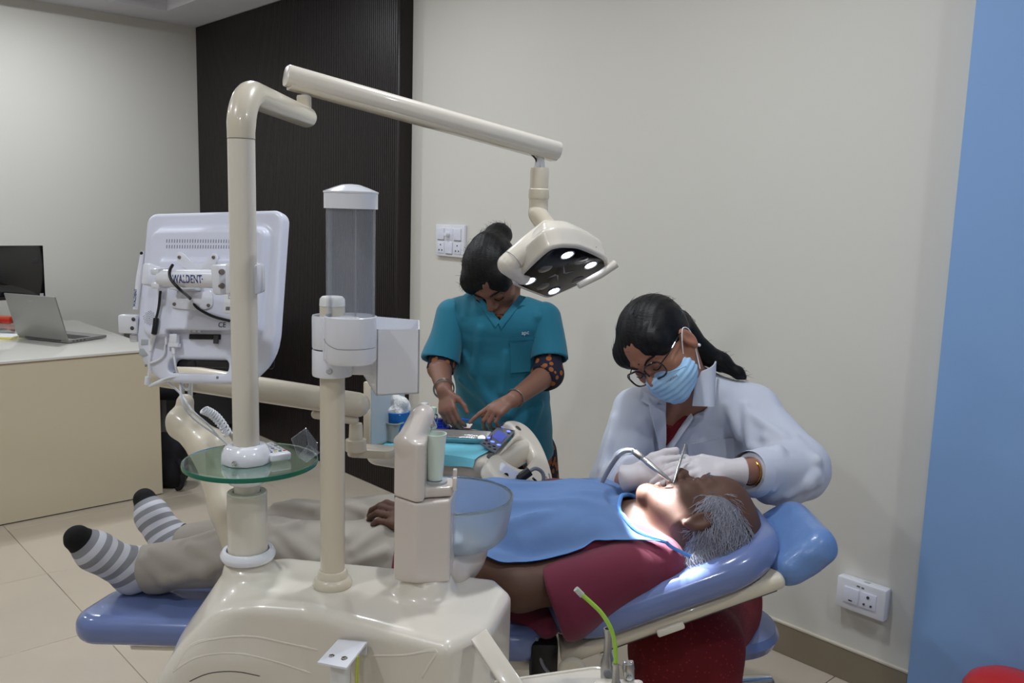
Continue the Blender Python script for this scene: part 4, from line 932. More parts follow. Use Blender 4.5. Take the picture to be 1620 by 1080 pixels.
def cab(name, pts, r, m, n=8, off=.006, parent=None):
    """a cable whose points (px, py) lie just clear of the shell; with a third number the point hangs free at that depth"""
    q = [(A(*p) if len(p) == 3 else onm(p[0], p[1], off)) for p in pts]; mo.part(name, tube(cr(q), r, n), m, parent)
cab('black_cable', [(273, 419, 1.585), (268, 430, 1.57), (272, 444, 1.56), (286, 459, 1.56), (303, 472), (316, 488), (340, 501), (366, 508)], .0028, 'wire_black', 10)
cab('power_cable', [(257, 461), (254, 488), (250, 505)], .0025, 'wire_black', 10)
cab('power_plug', [(250, 504), (249, 515), (247, 527)], .0052, 'wire_black', 14)
cab('power_plug_sleeve', [(247, 526), (244, 542), (241, 556)], [.0052, .0045, .0026], 'wire_white', 14)
yb = onm(236, 585, .012)[1]
cab('white_cable', [(241, 556), (239, 572), (236, 585), (234, 598, yb)], .0022, 'wire_white', off=.004)
cab('white_cable', [(263, 545), (262, 560), (252, 570), (239, 574)], .0022, 'wire_white', off=.004)
cab('white_cable', [(275, 560, yb-.01), (278, 580, yb-.02), (284, 602, yb-.01), (290, 640, 1.66), (310, 665, 1.72), (345, 690, 1.78), (362, 705, 1.8)], .0022, 'wire_white')
cab('white_cable', [(246, 608, yb), (265, 598, yb-.02), (285, 596, yb-.02), (300, 605, yb-.01), (296, 616, yb), (285, 606, yb), (280, 598, yb-.01)], .0022, 'wire_white')
cab('white_cable', [(265, 604, yb), (285, 622, yb+.01), (305, 650, 1.67), (330, 672, 1.73), (345, 690, 1.77)], .0022, 'wire_white')
cab('cable_plug', [(234, 596, yb), (233, 608, yb)], .0055, 'wire_white', 14)
cab('cable_plug', [(236, 611, yb), (258, 602, yb-.01), (285, 595, yb-.02)], [.003, .0045, .005], 'wire_white', 12)
hel = []; c0_, c1_ = A(322, 648, 1.74), A(362, 690, 1.78); hdv = c1_-c0_; hf = frame(hdv)
for i in range(150): t = i/149; a = t*12*2*math.pi; hel.append(c0_+hdv*t+EZ*.012*math.sin(t*3)+.0085*(math.cos(a)*hf[0]+math.sin(a)*hf[1]))
mo.part('coiled_cable', tube(hel, .0022, 6), 'wire_white')

# ================================================================== delivery unit: column, arm, instrument table
TT = .815                                   # table top height
ta, tb_ = AZ(582, 697, TT), AZ(772, 727, TT); dx = nrm(tb_-ta); dy = np.cross(EZ, dx); DL = np.linalg.norm(tb_-ta); dax = np.array([dx, dy, EZ])
def tp(u, v, z=0): return ta+dx*u+dy*v+EZ*z
dv = Thing('delivery_unit', 'cream instrument table with grey control panel on a jointed arm over the patient', 'dental unit', V3(-.6, 1.82, 0))
f = Field(np.minimum(A(255, 640, 1.8), A(395, 920, 1.8))-.08, np.maximum(A(290, 600, 2.05), A(430, 640, 2.05))+.05, .005)
f.adds(chain([A(289, 668, 1.93), A(335, 712, 1.88), A(365, 800, 1.83), A(392, 890, 1.80)], [.032, .043, .043, .042]), .02).add(rc(A(292, 650, 1.94), A(293, 636, 1.94), .0195), .012).add(rc(A(281, 664, 1.92), A(282, 676, 1.92), .022), .02)
dv.part('column', f.mesh(), 'cream_warm')
dv.part('column_foot', tube([A(392, 890, 1.80), V3(-.46, 1.86, .52), V3(-.42, 1.9, .48)], [.04, .04, .04], 20), 'cream_warm')
dv.part('pivot_pin', jn(tube([A(288, 640, 1.94), A(288, 600, 1.99)], .006, 12), tube([A(301, 640, 1.94), A(301, 600, 1.99)], .006, 12)), 'chrome')
t0, t1 = A(258, 592, 2.02), A(566, 640, 2.09)
dv.part('swing_tube', tube([t0, t1], .0305, 32, dome=True), 'cream_warm')
dv.part('tube_underside', tube([A(500, 655, 2.085), A(560, 664, 2.09)], .012, 12, dome=True), 'cream_warm')
kn = A(563, 700, 2.13)
dv.part('table_knuckle', lathe([(0, -.03), (.026, -.03), (.026, -.002), (.018, 0), (.0165, .035), (.015, .04), (.006, .042), (.006, .075), (0, .075)], kn+EZ*.01, n=28), 'cream_warm')
dv.part('knuckle_lug', prism(rrect(.12, .06, .02, 5), kn+V3(.035, .03, -.03), np.array([nrm((1, -.1, 0)), nrm((.1, 1, 0)), EZ]), -.012, .012, .006), 'cream_warm')
dv.part('blue_hose_end', tube([kn+EZ*.085, kn+V3(.012, 0, .07)], .008, 12), 'blue_bright')
# table body
f = Field((-.06, -.06, -.12), (DL+.12, .36, .06), .005)
f.add(fslab((DL/2, .14, -.035), (DL/2+.02, .15, .033), .05, .02), 0).add(fslab((DL/2+.02, .13, -.06), (DL/2-.05, .10, .03), .05, .02), .02)
v, q_ = f.mesh(); dv.part('table_body', (ta+np.outer(v[:, 0], dx)+np.outer(v[:, 1], dy)+np.outer(v[:, 2], EZ), q_), 'cream')
dv.part('table_seam', tube([tp(.0, -.0085, -.03), tp(DL-.03, -.0085, -.03)], .0012, 6), 'grey_mid')
# control panel and loop handle on the right end
pc = [AZ(796, 671, TT+.02), AZ(815, 684, TT+.012), AZ(783, 720, TT+.0), AZ(759, 705, TT+.012)]
nn = nrm(np.cross(pc[1]-pc[0], pc[3]-pc[0])); nn = nn if nn[2] > 0 else -nn; cpn = sum(pc)/4
pu = nrm(pc[1]-pc[0]); pv = nrm(pc[0]-pc[3]-pu*np.dot(pc[0]-pc[3], pu))
def pcp(s, t, o=0): return (pc[0]*(1-s)+pc[1]*s)*(1-t)+(pc[3]*(1-s)+pc[2]*s)*t+nn*o
P = np.array([[pcp(0, 0, .004), pcp(1, 0, .004)], [pcp(0, 1, .004), pcp(1, 1, .004)]]); cp = dv.part('control_panel', shell(P, np.broadcast_to(nn, P.shape), .004), 'panel_grey')
pcx = np.array([pu, np.cross(nn, pu), nn])
P = np.array([[pcp(.18, .34, .0083), pcp(.86, .34, .0083)], [pcp(.18, .64, .0083), pcp(.86, .64, .0083)]]); dv.part('display', shell(P, np.broadcast_to(nn, P.shape), .0008), 'lcd', cp)
for s, t in ((.25, .16), (.72, .18), (.12, .72), (.45, .76), (.85, .74)): dv.part('lit_key', lathe([(0, .0006), (.0055, .0006), (.006, 0)], pcp(s, t, .0082), nn, 14), 'led_blue', cp)
for s, t in ((.85, .10), (.82, .24), (.15, .84), (.4, .88), (.7, .86), (.85, .93), (.55, .95), (.2, .95)): dv.part('key', lathe([(0, .0008), (.004, .0008), (.0045, 0)], pcp(s, t, .0082), nn, 12), 'black_plastic', cp)
H1, H2_, H3_ = A(806, 682, 2.42), A(772, 724, 2.17), A(866, 764, 2.26)
hn = nrm(np.cross(H2_-H1, H3_-H1)); hn = hn if hn[1] < 0 else -hn; hX = nrm(CR-hn*np.dot(CR, hn)); hY = np.cross(hn, hX)
def h2(px, py): q = APL(px, py, H1, hn)-H1; return (np.dot(q, hX), np.dot(q, hY))
outer = [(p[0], p[1]) for p in cr([V3(*h2(*p), 0) for p in ((797, 670), (812, 669), (832, 680), (850, 702), (863, 730), (871, 758), (871, 778), (845, 784), (808, 780), (784, 760), (768, 738), (775, 724), (787, 719), (802, 702), (813, 688), (806, 678))], 4, True)]
hole = [(p[0], p[1]) for p in cr([V3(*h2(*p), 0) for p in ((789, 727), (802, 711), (815, 698), (824, 698), (834, 708), (842, 724), (838, 731), (828, 744), (812, 744))], 4, True)]
f = Field((min(p[0] for p in outer)-.03, min(p[1] for p in outer)-.03, -.05), (max(p[0] for p in outer)+.03, max(p[1] for p in outer)+.03, .04), .0042)
f.add(fpoly(outer, -.03, .014, .012), 0).sub(fpoly(hole, -.08, .08, .001), .012)
v, q_ = f.mesh(); HM = H1+np.outer(v[:, 0], hX)+np.outer(v[:, 1], hY)+np.outer(v[:, 2], hn); dv.part('loop_handle', (HM, q_), 'cream')
dv.part('handle_badge', lathe([(0, .001), (.009, .001), (.01, 0)], APL(820, 677, H1+hn*.0142, hn), hn, 18), 'grey_dark')
dv.part('panel_button', lathe([(0, .002), (.011, .002), (.012, 0)], AZ(777, 722, TT+.012), nrm((0, -.3, .9)), 18), 'grey_dark')
cbx = frame(nrm((.2, -1, .12)), nrm((.85, .1, -.55))); cc = A(800, 751, 2.13)
blk = dv.part('camera_dock', rbox(cc, (.024, .024, .02), .006, cbx, 3), 'white_plastic'); dv.part('dock_hole', lathe([(0, .0006), (.0065, .0006), (.007, 0)], cc-np.array(cbx[2])*(-.0202)+cbx[0]*(-.004), cbx[2], 18), 'black_plastic', blk)
dv.part('hose_plug', tube([A(820, 758, 2.12), A(838, 745, 2.13)], .0125, 18), 'black_plastic')
dv.part('grey_hose', tube(cr([A(833, 749, 2.13), A(846, 741, 2.14), A(857, 746, 2.15), A(860, 758, 2.15), A(853, 772, 2.15)]), .005, 10), 'wire_grey')
dv.part('hose', tube(cr([A(843, 756, 2.15), A(850, 763, 2.16), A(856, 772, 2.17)]), .003, 8), 'wire_black')
for i, (x, y) in enumerate(((864, 755), (859, 760), (868, 750))): dv.part('holder_slot', tube([APL(x, y, H1+hn*.013, hn), APL(x+3, y+13, H1+hn*.013, hn)], .003, 8, dome=True), 'grey_mid')
for i in range(4): dv.part('instrument_hose', tube(cr([tp(DL-.10+.03*i, .04, -.085), tp(DL-.09+.03*i, .03, -.12), tp(DL-.1+.03*i, .05, -.17)]), .007, 10), 'grey_light')
# X-ray film viewer standing at the back left
v0, v1 = A(579, 690, 2.24), A(666, 676, 2.52); vd = nrm(V3(v1[0]-v0[0], v1[1]-v0[1], 0)); vw = .19; vh = A(579, 604, 2.24)[2]-TT-.004; vax = np.array([vd, np.cross(EZ, vd), EZ]); vc = V3(v0[0], v0[1], TT+.004)+vd*vw/2+EZ*vh/2
vf = dv.part('film_viewer', rbox(vc, (vw/2, .010, vh/2), .004, vax), 'cream_warm'); sg = -1 if vax[1][1] > 0 else 1
dv.part('viewer_screen', rbox(vc+vax[1]*.0105*sg, (vw/2-.008, .001, vh/2-.008), 0, vax), 'viewer_pane', vf)

# cyan drape over the table, hanging over the front
us = np.linspace(-.03, DL-.03, 40); vs_ = np.linspace(-.045, .24, 30); P = np.zeros((40, 30, 3))
for i, u in enumerate(us):
    for j, v in enumerate(vs_):
        over = max(0, -.0-v)*(.35 if u < DL*.56 or u > DL*.93 else .6); z = .0025+.0015*math.sin(u*55)*math.sin(v*40); fl = .5+.5*math.sin(u*26+1.2)
        if over > 0: p = tp(u, -.012-.004*math.sin(u*40)-over*.35, z-over*(.75+.35*fl))
        else: p = tp(u, v, z)
        if u < 0: p = p-EZ*(-u)*.6
        P[i, j] = p
N_ = np.zeros_like(P); gu = np.gradient(P, axis=0); gv = np.gradient(P, axis=1); N_ = np.cross(gu, gv); N_ /= np.linalg.norm(N_, axis=2)[..., None]
solo('paper_drape', 'cyan paper sheet spread over the instrument table and hanging in front', 'paper sheet', shell(P, N_, .001), 'drape_cyan')
DZT = TT+.0055
# grey tub with the blue cotton holder
c = AZ(614, 693, DZT); tub = Thing('plastic_tub', 'light grey rectangular tub on the left of the instrument table', 'tub', c)
pts = [(rrect(.085, .06, .012, 4), 0), (rrect(.10, .074, .016, 4), .05), (rrect(.112, .084, .018, 4), .052), (rrect(.112, .084, .018, 4), .056), (rrect(.098, .072, .015, 4), .054), (rrect(.083, .058, .012, 4), .004)]
R_ = np.array([[V3(*p, z) for p in q] for q, z in pts]); m = grid(np.transpose(R_, (1, 0, 2)), True); n0 = len(pts); cnt = len(pts[0][0])
m = (m[0], m[1]+[tuple(i*n0 for i in range(cnt))[::-1], tuple(i*n0+n0-1 for i in range(cnt))]); tub.part('tub_shell', xf(m, c, dax), 'tub_grey')
c2 = c+dx*.026+dy*.006+EZ*.006; ctn = Thing('cotton_holder', 'bright blue cotton holder with a white cotton tuft inside the grey tub', 'cotton holder', c2)
ctn.part('holder_body', lathe([(0, 0), (.03, 0), (.032, .004), (.034, .07), (.036, .073), (.033, .074), (.031, .07), (.029, .006), (0, .006)], c2, n=36), 'blue_bright')
cf = c2+EZ*.088; f = Field(cf-.07, cf+.07, .003)
for i in range(26):
    a = RNG.uniform(0, 6.28); r = RNG.uniform(0, .026); f.add(sph(cf+V3(r*math.cos(a), r*math.sin(a), RNG.uniform(-.02, .018)), RNG.uniform(.01, .018)), .006)
f.add(rc(cf+V3(-.02, 0, -.008), cf+V3(-.05, -.005, -.012), .009, .002), .008)
ctn.part('cotton_tuft', f.mesh(wrinkle(.0022, 170, 2)), 'cotton')
# small bottles behind the tower top
def bottle(px, py, h, r, mb, mc, label, hid=0):
    c = AZ(px, py, DZT); b = Thing('bottle', label, 'bottle', c)
    b.part('flask', lathe([(0, 0), (r, 0), (r, h*.55), (r*.9, h*.62), (r*.5, h*.68), (r*.5, h*.74), (0, h*.74)], c, n=24), mb); b.part('cap', lathe([(0, h*.7), (r*.75, h*.7), (r*.7, h*.98), (r*.5, h), (0, h)], c, n=24), mc)
bottle(671, 671, .066, .016, 'white_matt', 'white_gloss', 'small white-capped bottle behind the cotton holder')
bottle(685, 676, .062, .0145, 'glass_clear', 'mint_bottle', 'small clear bottle with a mint green cap beside the bur stand')
c = AZ(694, 678, DZT); bs = Thing('bur_stand', 'stepped navy blue stand full of thin steel burs', 'bur stand', c)
bs.part('stand', lathe([(0, 0), (.034, 0), (.036, .003), (.034, .008), (.024, .009), (.024, .015), (.018, .016), (.018, .022), (.012, .023), (.011, .03), (0, .031)], c, n=36), 'navy_plastic')
for r, z, n in ((.029, .008, 10), (.021, .015, 7), (.015, .022, 5)):
    for k in range(n): a = 6.28*k/n+r*50; p = c+V3(r*math.cos(a), r*math.sin(a), z); bs.part('bur', tube([p-EZ*.002, p+EZ*.016, p+EZ*.02], [.0008, .0008, .0014], 6), 'steel')
c = AZ(731, 675, DZT); cdx = np.array([nrm((1, -.12, 0)), nrm((.12, 1, 0)), EZ]); pd = Thing('paper_pad', 'small white pad with a red edge under the pointing finger', 'paper pad', c)
pd.part('red_base', rbox(c+EZ*.0015, (.028, .024, .0015), .0005, cdx), 'red_plastic'); pd.part('white_sheet', rbox(c+EZ*.0042, (.0275, .0235, .0011), .0004, cdx), 'white_matt')
c = AZ(733, 664, DZT); solo('plastic_strip', 'translucent bright blue pointed plastic strip beyond the white pad', 'plastic strip', prism([(-.03, .012), (-.01, .014), (.028, -.004), (.03, -.008), (-.02, -.004)], c, cdx, .001, .003), 'blue_film')
# steel tray with instruments
s0, s1 = AZ(676, 699, DZT), AZ(772, 703, DZT); sx = nrm(s1-s0); sy_ = np.cross(EZ, sx); SW = np.linalg.norm(s1-s0)+.012; sax = np.array([sx, sy_, EZ]); sc = (s0+s1)/2+sy_*.042
stt = Thing('instrument_tray', 'shallow polished steel tray along the front of the instrument table', 'steel tray', sc)
pts = [(rrect(SW-.016, .07, .01, 4), 0), (rrect(SW, .086, .012, 4), .014), (rrect(SW+.006, .092, .013, 4), .015), (rrect(SW+.006, .092, .013, 4), .016), (rrect(SW-.002, .084, .011, 4), .0155), (rrect(SW-.018, .068, .009, 4), .0015)]
R_ = np.array([[V3(*p, z) for p in q] for q, z in pts]); m = grid(np.transpose(R_, (1, 0, 2)), True); n0 = len(pts); cnt = len(pts[0][0])
m = (m[0], m[1]+[tuple(i*n0 for i in range(cnt))[::-1], tuple(i*n0+n0-1 for i in range(cnt))]); stt.part('tray_shell', xf(m, sc+EZ*.0005, sax), 'steel')
names = ['straight steel probe nearest the front of the steel tray', 'steel mouth mirror with a round head in the steel tray', 'slim steel tweezers in the middle of the steel tray', 'thin steel scaler towards the back of the steel tray', 'steel spatula at the back of the steel tray']
for i, nm in enumerate(names):
    yy = -.026+.012*i; a0 = sc+sx*(-SW/2+.016+.008*i)+sy_*yy+EZ*.006; a1 = sc+sx*(SW/2-.02-.006*(i % 3))+sy_*(yy+.004*(-1)**i)+EZ*.006
    it = Thing('dental_instrument', nm, 'dental instrument', (a0+a1)/2-EZ*.003, 'instruments in the steel tray'); dd = a1-a0
    it.part('handle', tube([a0, a0+dd*.2, a0+dd*.25, a0+dd*.7, a0+dd*.75], [.0016, .0018, .0028, .0028, .0014], 10), 'steel')
    e = a0+dd*.75
    if i == 1: it.part('mirror_head', lathe([(0, -.001), (.0105, -.001), (.0115, 0), (.0105, .001), (0, .001)], a1+EZ*.004, nrm((0, -.6, .7)), 20), 'steel_satin'); it.part('neck', tube([e, a1+EZ*.003], .0012, 8), 'steel')
    else: it.part('working_tip', tube(cr([e, a0+dd*.9, a1+sy_*.004+EZ*.004]), [.0013, .001, .0005], 8), 'steel')

# ================================================================== people: shared anatomy
def folds(fd, tr, lines, k=.016):
    for p, q, r in lines:
        a, _ = hit(tr, *p, off=-r*.12); b, _ = hit(tr, *q, off=-r*.12)
        if a is not None and b is not None and abs(a[1]-b[1]) < .16: fd.add(rc(a, b, r*.55, r), k)
def basis(Fd, Ud, roll=0):
    Fd = nrm(Fd); Ud = np.asarray(Ud, float); Ud = nrm(Ud-Fd*np.dot(Ud, Fd)); S = np.cross(Fd, Ud)      # S: the person's right
    if roll: c, s = math.cos(roll), math.sin(roll); S, Ud = c*S+s*Ud, c*Ud-s*S
    return np.array([S, Fd, Ud])
def head_pts(C, B, s):
    return lambda a, f, u: C+s*(a*B[0]+f*B[1]+u*B[2])
def head_sdf(fd, C, B, s=1.0, neck=None, mouth=0.0, ears=True):
    L = head_pts(C, B, s); E3 = lambda c, r, k=.01: fd.add(ell(L(*c), [x*s for x in r], B), k*s)
    E3((0, -.012, .03), (.076, .096, .086), .0); E3((0, .03, -.03), (.064, .062, .082), .03)
    E3((0, .045, .045), (.058, .045, .045), .03)
    for sg in (-1, 1):
        fd.add(rc(L(sg*.054, .0, -.058), L(sg*.02, .068, -.098-mouth*.5), .018*s, .018*s), .025*s)
        E3((sg*.042, .058, -.03), (.024, .022, .022), .02)                      # cheekbone
        fd.add(rc(L(sg*.012, .088, .018), L(sg*.046, .072, .018), .011*s), .015*s)   # brow ridge
        fd.add(ell(L(sg*.014, .098, -.036), [.009*s, .011*s, .008*s], B), .006*s)
    fd.add(rc(L(0, .072, -.100-mouth), L(0, .076, -.103-mouth), .019*s), .02*s)
    fd.add(rc(L(0, .090, .006), L(0, .110, -.030), .008*s, .0125*s), .010*s)
    for sg in (-1, 1): fd.sub(ell(L(sg*.032, .104, -.003), [.017*s, .016*s, .011*s], B), .012*s)
    for sg in (-1, 1): fd.add(ell(L(sg*.032, .078, -.003), [.0165*s, .014*s, .011*s], B), .003*s)      # closed lids over the eyes
    fd.add(rc(L(-.017, .090, -.062), L(.017, .090, -.062), .0065*s), .006*s); fd.add(rc(L(0, .094, -.061), L(0, .0941, -.061), .006*s), .006*s)
    fd.add(rc(L(-.015, .087, -.074-mouth), L(.015, .087, -.074-mouth), .007*s), .006*s)
    if mouth: fd.sub(ell(L(0, .088, -.068-mouth*.5), [.02*s, .03*s, (.003+mouth*.45)*s], B), .004*s)
    else: fd.sub(rc(L(-.02, .099, -.068), L(.02, .099, -.068), .003*s), .003*s)
    if ears:
        for sg in (-1, 1):
            ex = np.array([nrm(B[0]+sg*B[1]*-.0), nrm(B[1]-B[2]*.2), nrm(B[2]+B[1]*.2)]); c = L(sg*.080, -.008, -.018)
            fd.add(ell(c, [.009*s, .019*s, .032*s], ex), .008*s); fd.sub(ell(c+B[0]*sg*.009*s+B[1]*.004*s, [.007*s, .010*s, .018*s], ex), .006*s)
            fd.add(rc(c-B[2]*.026*s, c-B[2]*.03*s, .007*s), .006*s)
    if neck is not None: fd.add(rc(L(0, -.022, -.05), neck, .052*s, .056*s), .03)
def hand_prims(W, D, N, T, curls, s=1.0, dr=0.0, spread=.0, thumb=None):
    """W wrist, D towards the knuckles, N out of the palm, T towards the thumb; curls: three joint angles a finger"""
    D = nrm(D); N = nrm(np.asarray(N)-D*np.dot(N, D)); T_ = np.cross(D, N); T = T_ if np.dot(T_, T) > 0 else -T_
    out = [(ecap(W+D*.012*s, W+D*.076*s, (.026*s+dr, .017*s+dr), (.036*s+dr, .0135*s+dr), T), .012)]
    Ls = [(.044, .026, .021), (.048, .030, .022), (.044, .028, .021), (.034, .021, .019)]; tips = []
    for i in range(4):
        p = W+D*(.088, .092, .088, .080)[i]*s+T*(.0285-.0192*i)*s; a = 0; d0 = nrm(D+T*spread*(1.5-i)); c = curls[i]
        r = (.0093, .0095, .009, .008)[i]*s; out.append((rc(W+D*.05*s+T*(.02-.0135*i)*s, p, .011*s+dr, r+dr+.001), .008))
        for j in range(3):
            a += c[j]; d = d0*math.cos(a)+N*math.sin(a); q = p+d*Ls[i][j]*s; out.append((rc(p, q, r*(1-.07*j)+dr, r*(.93-.08*j)+dr), .0025)); p = q
        tips.append(p)
    th = thumb or ((.62, .74, .2), (.80, .45, .40), (.90, .22, .36))
    p = W+D*.022*s+T*.022*s
    for j, (v, l, r) in enumerate(zip(th, (.044, .034, .027), (.0135, .0108, .0095))):
        d = nrm(D*v[0]+T*v[1]+N*v[2]); q = p+d*l*s; out.append((rc(p, q, r*s+dr, r*.88*s+dr), .008 if j == 0 else .004)); p = q
    tips.append(p); return out, tips
def add_all(f, L):
    for p, k in L: f.add(p, k)
def band(c, R, r, axis, el=(1, 1)): return torus(c, R, r, axis, 40, 8, el)

# ================================================================== patient, lying on the chair
PB = basis((-.118, .50, .858), (.99, 0, .139)); PC = V3(.437, 1.858, .780); PS = 1.06
pt = Thing('person', 'person in maroon shirt, stone trousers and striped socks lying on the dental chair', 'person', V3(-.1, 1.95, .56))
nb = V3(.315, 1.925, .742)
tors = [V3(-.22, 1.95, .668), V3(-.03, 1.95, .695), V3(.16, 1.95, .712), V3(.27, 1.94, .728)]; trad = [(.186, .116), (.172, .118), (.178, .104), (.165, .076)]
shN, shF = A(1040, 893, 1.80), V3(.29, 2.10, .722)
elN, wrN = A(822, 930, 1.735), A(672, 846, 1.83)
hipN, knN, anN = V3(-.24, 1.87, .660), A(425, 872, 1.88), A(226, 897, 1.885)
hipF, knF, anF = V3(-.24, 2.03, .672), A(470, 840, 2.06), A(282, 858, 2.075)
heN, toN = A(208, 912, 1.885), A(122, 851, 1.81); heF, toF = A(268, 872, 2.075), A(229, 790, 2.13)
hd_d, hd_n = nrm(V3(-1, .35, -.02)), nrm(V3(-.25, .2, -1))
HANDP, tips = hand_prims(wrN, A(622, 812, 1.86)-wrN, V3(-.1, .35, -.9), V3(.2, 1, .4), [(.35, .6, .45), (.4, .6, .45), (.45, .6, .45), (.5, .6, .45)], .95)
f = Field((-1.08, 1.62, .53), (.64, 2.24, 1.0), .0042)
for i in range(3): f.add(ecap(tors[i], tors[i+1], [r-.026 for r in trad[i]], [r-.026 for r in trad[i+1]], EY), .02)
f.adds(chain([hipN, knN, anN, heN], [.075, .052, .034, .03]), .02); f.adds(chain([hipF, knF, anF, heF], [.075, .052, .034, .03]), .02)
f.adds(chain([heN, toN], [.03, .026]), .01); f.adds(chain([heF, toF], [.03, .026]), .01)
f.adds(chain([V3(.26, 1.88, .73), shN, elN, wrN], [.06, .055, .046, .029]), .02); f.adds(chain([V3(.26, 2.0, .725), shF, V3(.05, 2.18, .70), V3(-.16, 2.08, .745)], [.06, .05, .042, .028]), .02)
add_all(f, HANDP)
f.add(rc(nb+V3(-.045, 0, -.012), nb+V3(.03, -.01, .006), .068, .058), .03); head_sdf(f, PC, PB, PS, nb, .008)
BODYP = f.mesh(); pt.part('body', BODYP, 'skin_patient')
# striped socks
for he, to, an, nm in ((heN, toN, anN, 'near'), (heF, toF, anF, 'far')):
    g = Field(np.minimum(np.minimum(he, to), an)-.07, np.maximum(np.maximum(he, to), an)+.07, .0035)
    leg = nrm((knN if nm == 'near' else knF)-an); ball = he+(to-he)*.68
    g.add(rc(an+leg*.03, an, .037, .038), 0).add(rc(an, he, .038, .036), .02).add(rc(he, ball, .035, .037), .02).add(rc(ball, to, .037, .028), .015).add(rc(an, ball, .034, .031), .03)
    m = g.mesh(wrinkle(.0008, 120, 4)); ax = to-he; L_ = np.linalg.norm(ax); t = 1-((m[0]-he) @ (ax/L_))/(L_+.03); t = np.clip(t*.86+.02, 0, 1)
    dl = (m[0]-an) @ leg; t = np.where(dl > .018, 1.0, np.minimum(t, .85)); pt.part('sock', m, 'sock', attr={'along': t}, label='grey and white striped sock with black toe')
# trousers
g = Field((-.95, 1.70, .54), (-.02, 2.2, .84), .0045)
g.add(ecap(tors[0], tors[0]+V3(.08, 0, .008), (.170, .100), (.170, .100), EY), .0).adds(chain([hipN, knN, anN-nrm(knN-anN)*.0], [.096, .070, .046]), .03).adds(chain([hipF, knF, anF], [.096, .072, .046]), .03)
g.add(rc(anN+V3(.03, 0, -.012), anN+V3(-.005, 0, -.012), .046, .045), .02)
for an, kn in ((anN, knN), (anF, knF)): d = nrm(an-kn); g.cut(an-d*.004, d, .004, (an-.085, an+V3(.05, .08, .08)))
g.cut((0, 0, .568), -EZ, .012); g.cut((-.10, 0, 0), EX, .004)
T0 = g.mesh(proj=1); tr0 = bvh((T0[0], T0[1].tolist()))
folds(g, tr0, [((240, 872), (325, 905), .014), ((262, 920), (350, 890), .012), ((300, 862), (352, 886), .012), ((430, 835), (500, 888), .020), ((480, 905), (428, 862), .016), ((560, 872), (606, 838), .016), ((556, 892), (610, 872), .013), ((436, 800), (500, 806), .014), ((425, 845), (470, 830), .012), ((550, 800), (590, 815), .012), ((548, 850), (590, 822), .014), ((290, 856), (340, 842), .010), ((230, 885), (262, 915), .010)], .016)
pt.part('trousers', g.mesh(wrinkle(.0085, 17, 11, dirs=[(.8, .5, .7)]*5)), 'trouser_stone')
# shirt with the near sleeve
g = Field((-.30, 1.60, .53), (.42, 2.28, .92), .0045)
for i in range(3): g.add(ecap(tors[i], tors[i+1], trad[i], trad[i+1], EY), .02)
g.adds(chain([V3(.26, 1.90, .725), shN], [.075, .070]), .03).adds(chain([V3(.26, 2.0, .72), shF, V3(.12, 2.17, .715)], [.07, .064, .06]), .03)
g.add(ecap(A(865, 985, 1.80), A(800, 975, 1.86), (.05, .03), (.05, .03), EY), .03)
g.cut(V3(-.245, 0, 0), -EX, .004); g.sub(rc(nb+V3(-.02, -.01, .02), nb+V3(.12, -.03, .05), .082, .09), .012)
SHIRT = g.mesh(wrinkle(.0045, 20, 21)); sht = pt.part('shirt', SHIRT, 'shirt_maroon')
hp3 = A(872, 936, 1.745); q = fieldfor([rc(shN, hp3, .085)], .0045, .05); q.add(rc(shN, hp3+nrm(hp3-shN)*.02, .069, .066), 0).add(rc(A(1000, 905, 1.76), A(900, 965, 1.735), .05, .062), .03)
q.cut(hp3, nrm(A(830, 946, 1.745)-A(890, 926, 1.745)), .004); q.sub(rc(hp3-EX*.03, hp3+(elN-shN)*.3, .052, .052), .004)
SLV = q.mesh(wrinkle(.004, 24, 25)); pt.part('sleeve', SLV, 'shirt_maroon', sht)
cp_ = [V3(nb[0]+.012, nb[1]-.01, nb[2])+.068*(math.cos(a)*nrm(V3(-.35, .0, .94))+math.sin(a)*EY) for a in np.linspace(.3, 5.98, 30)]
# hair: fringe of grey round the back and sides, with loose strands
g = Field(PC-.16, PC+V3(.2, .16, .16), .0032); L = head_pts(PC, PB, PS)
g.add(ell(L(0, -.016, .022), [.084*PS, .104*PS, .09*PS], PB), 0).add(ell(L(0, -.085, -.03), [.07*PS, .042*PS, .055*PS], PB), .03)
g.cut(L(0, 0, .066), nrm(PB[2]+PB[1]*.35), .02); g.cut(L(0, .054, 0), nrm(PB[1]+PB[2]*.25), .012); g.sub(ell(L(0, .075, -.065), [.12, .085, .066], PB), .012)
for sg in (-1, 1): g.sub(ell(L(sg*.092, .002, -.028), [.03, .022*PS, .034*PS], PB), .006)
HAIRP = g.mesh(wrinkle(.003, 90, 31)); hr = pt.part('hair', HAIRP, 'hair_grey')
idx = RNG.choice(len(HAIRP[0]), 4200, replace=False); st = []
gn = g.grad(HAIRP[0][idx]); gn /= np.linalg.norm(gn, axis=1)[:, None]
fx = [wrinkle(1.0, 38, 50+k) for k in range(3)]; FLW = np.stack([w(HAIRP[0][idx]) for w in fx], 1)
for p, n, w in zip(HAIRP[0][idx], gn, FLW):
    fl = -PB[1]*.9-PB[2]*.3+w*.75+V3(*RNG.normal(0, .12, 3)); fl = nrm(fl-n*np.dot(fl, n)); b2 = np.cross(n, fl)*RNG.normal(0, .35); l = RNG.uniform(.016, .044)
    st.append(tube([p-n*.001, p+fl*l*.4+n*.005, p+(fl+b2*.5)*l*.75+n*.006, p+(fl+b2)*l+n*RNG.uniform(0, .008)], [.0005, .0005, .0004, .0001], 3, cap=False))
pt.part('hair_strands', jn(*st), 'hair_white', hr, kind='stuff')
eb = []
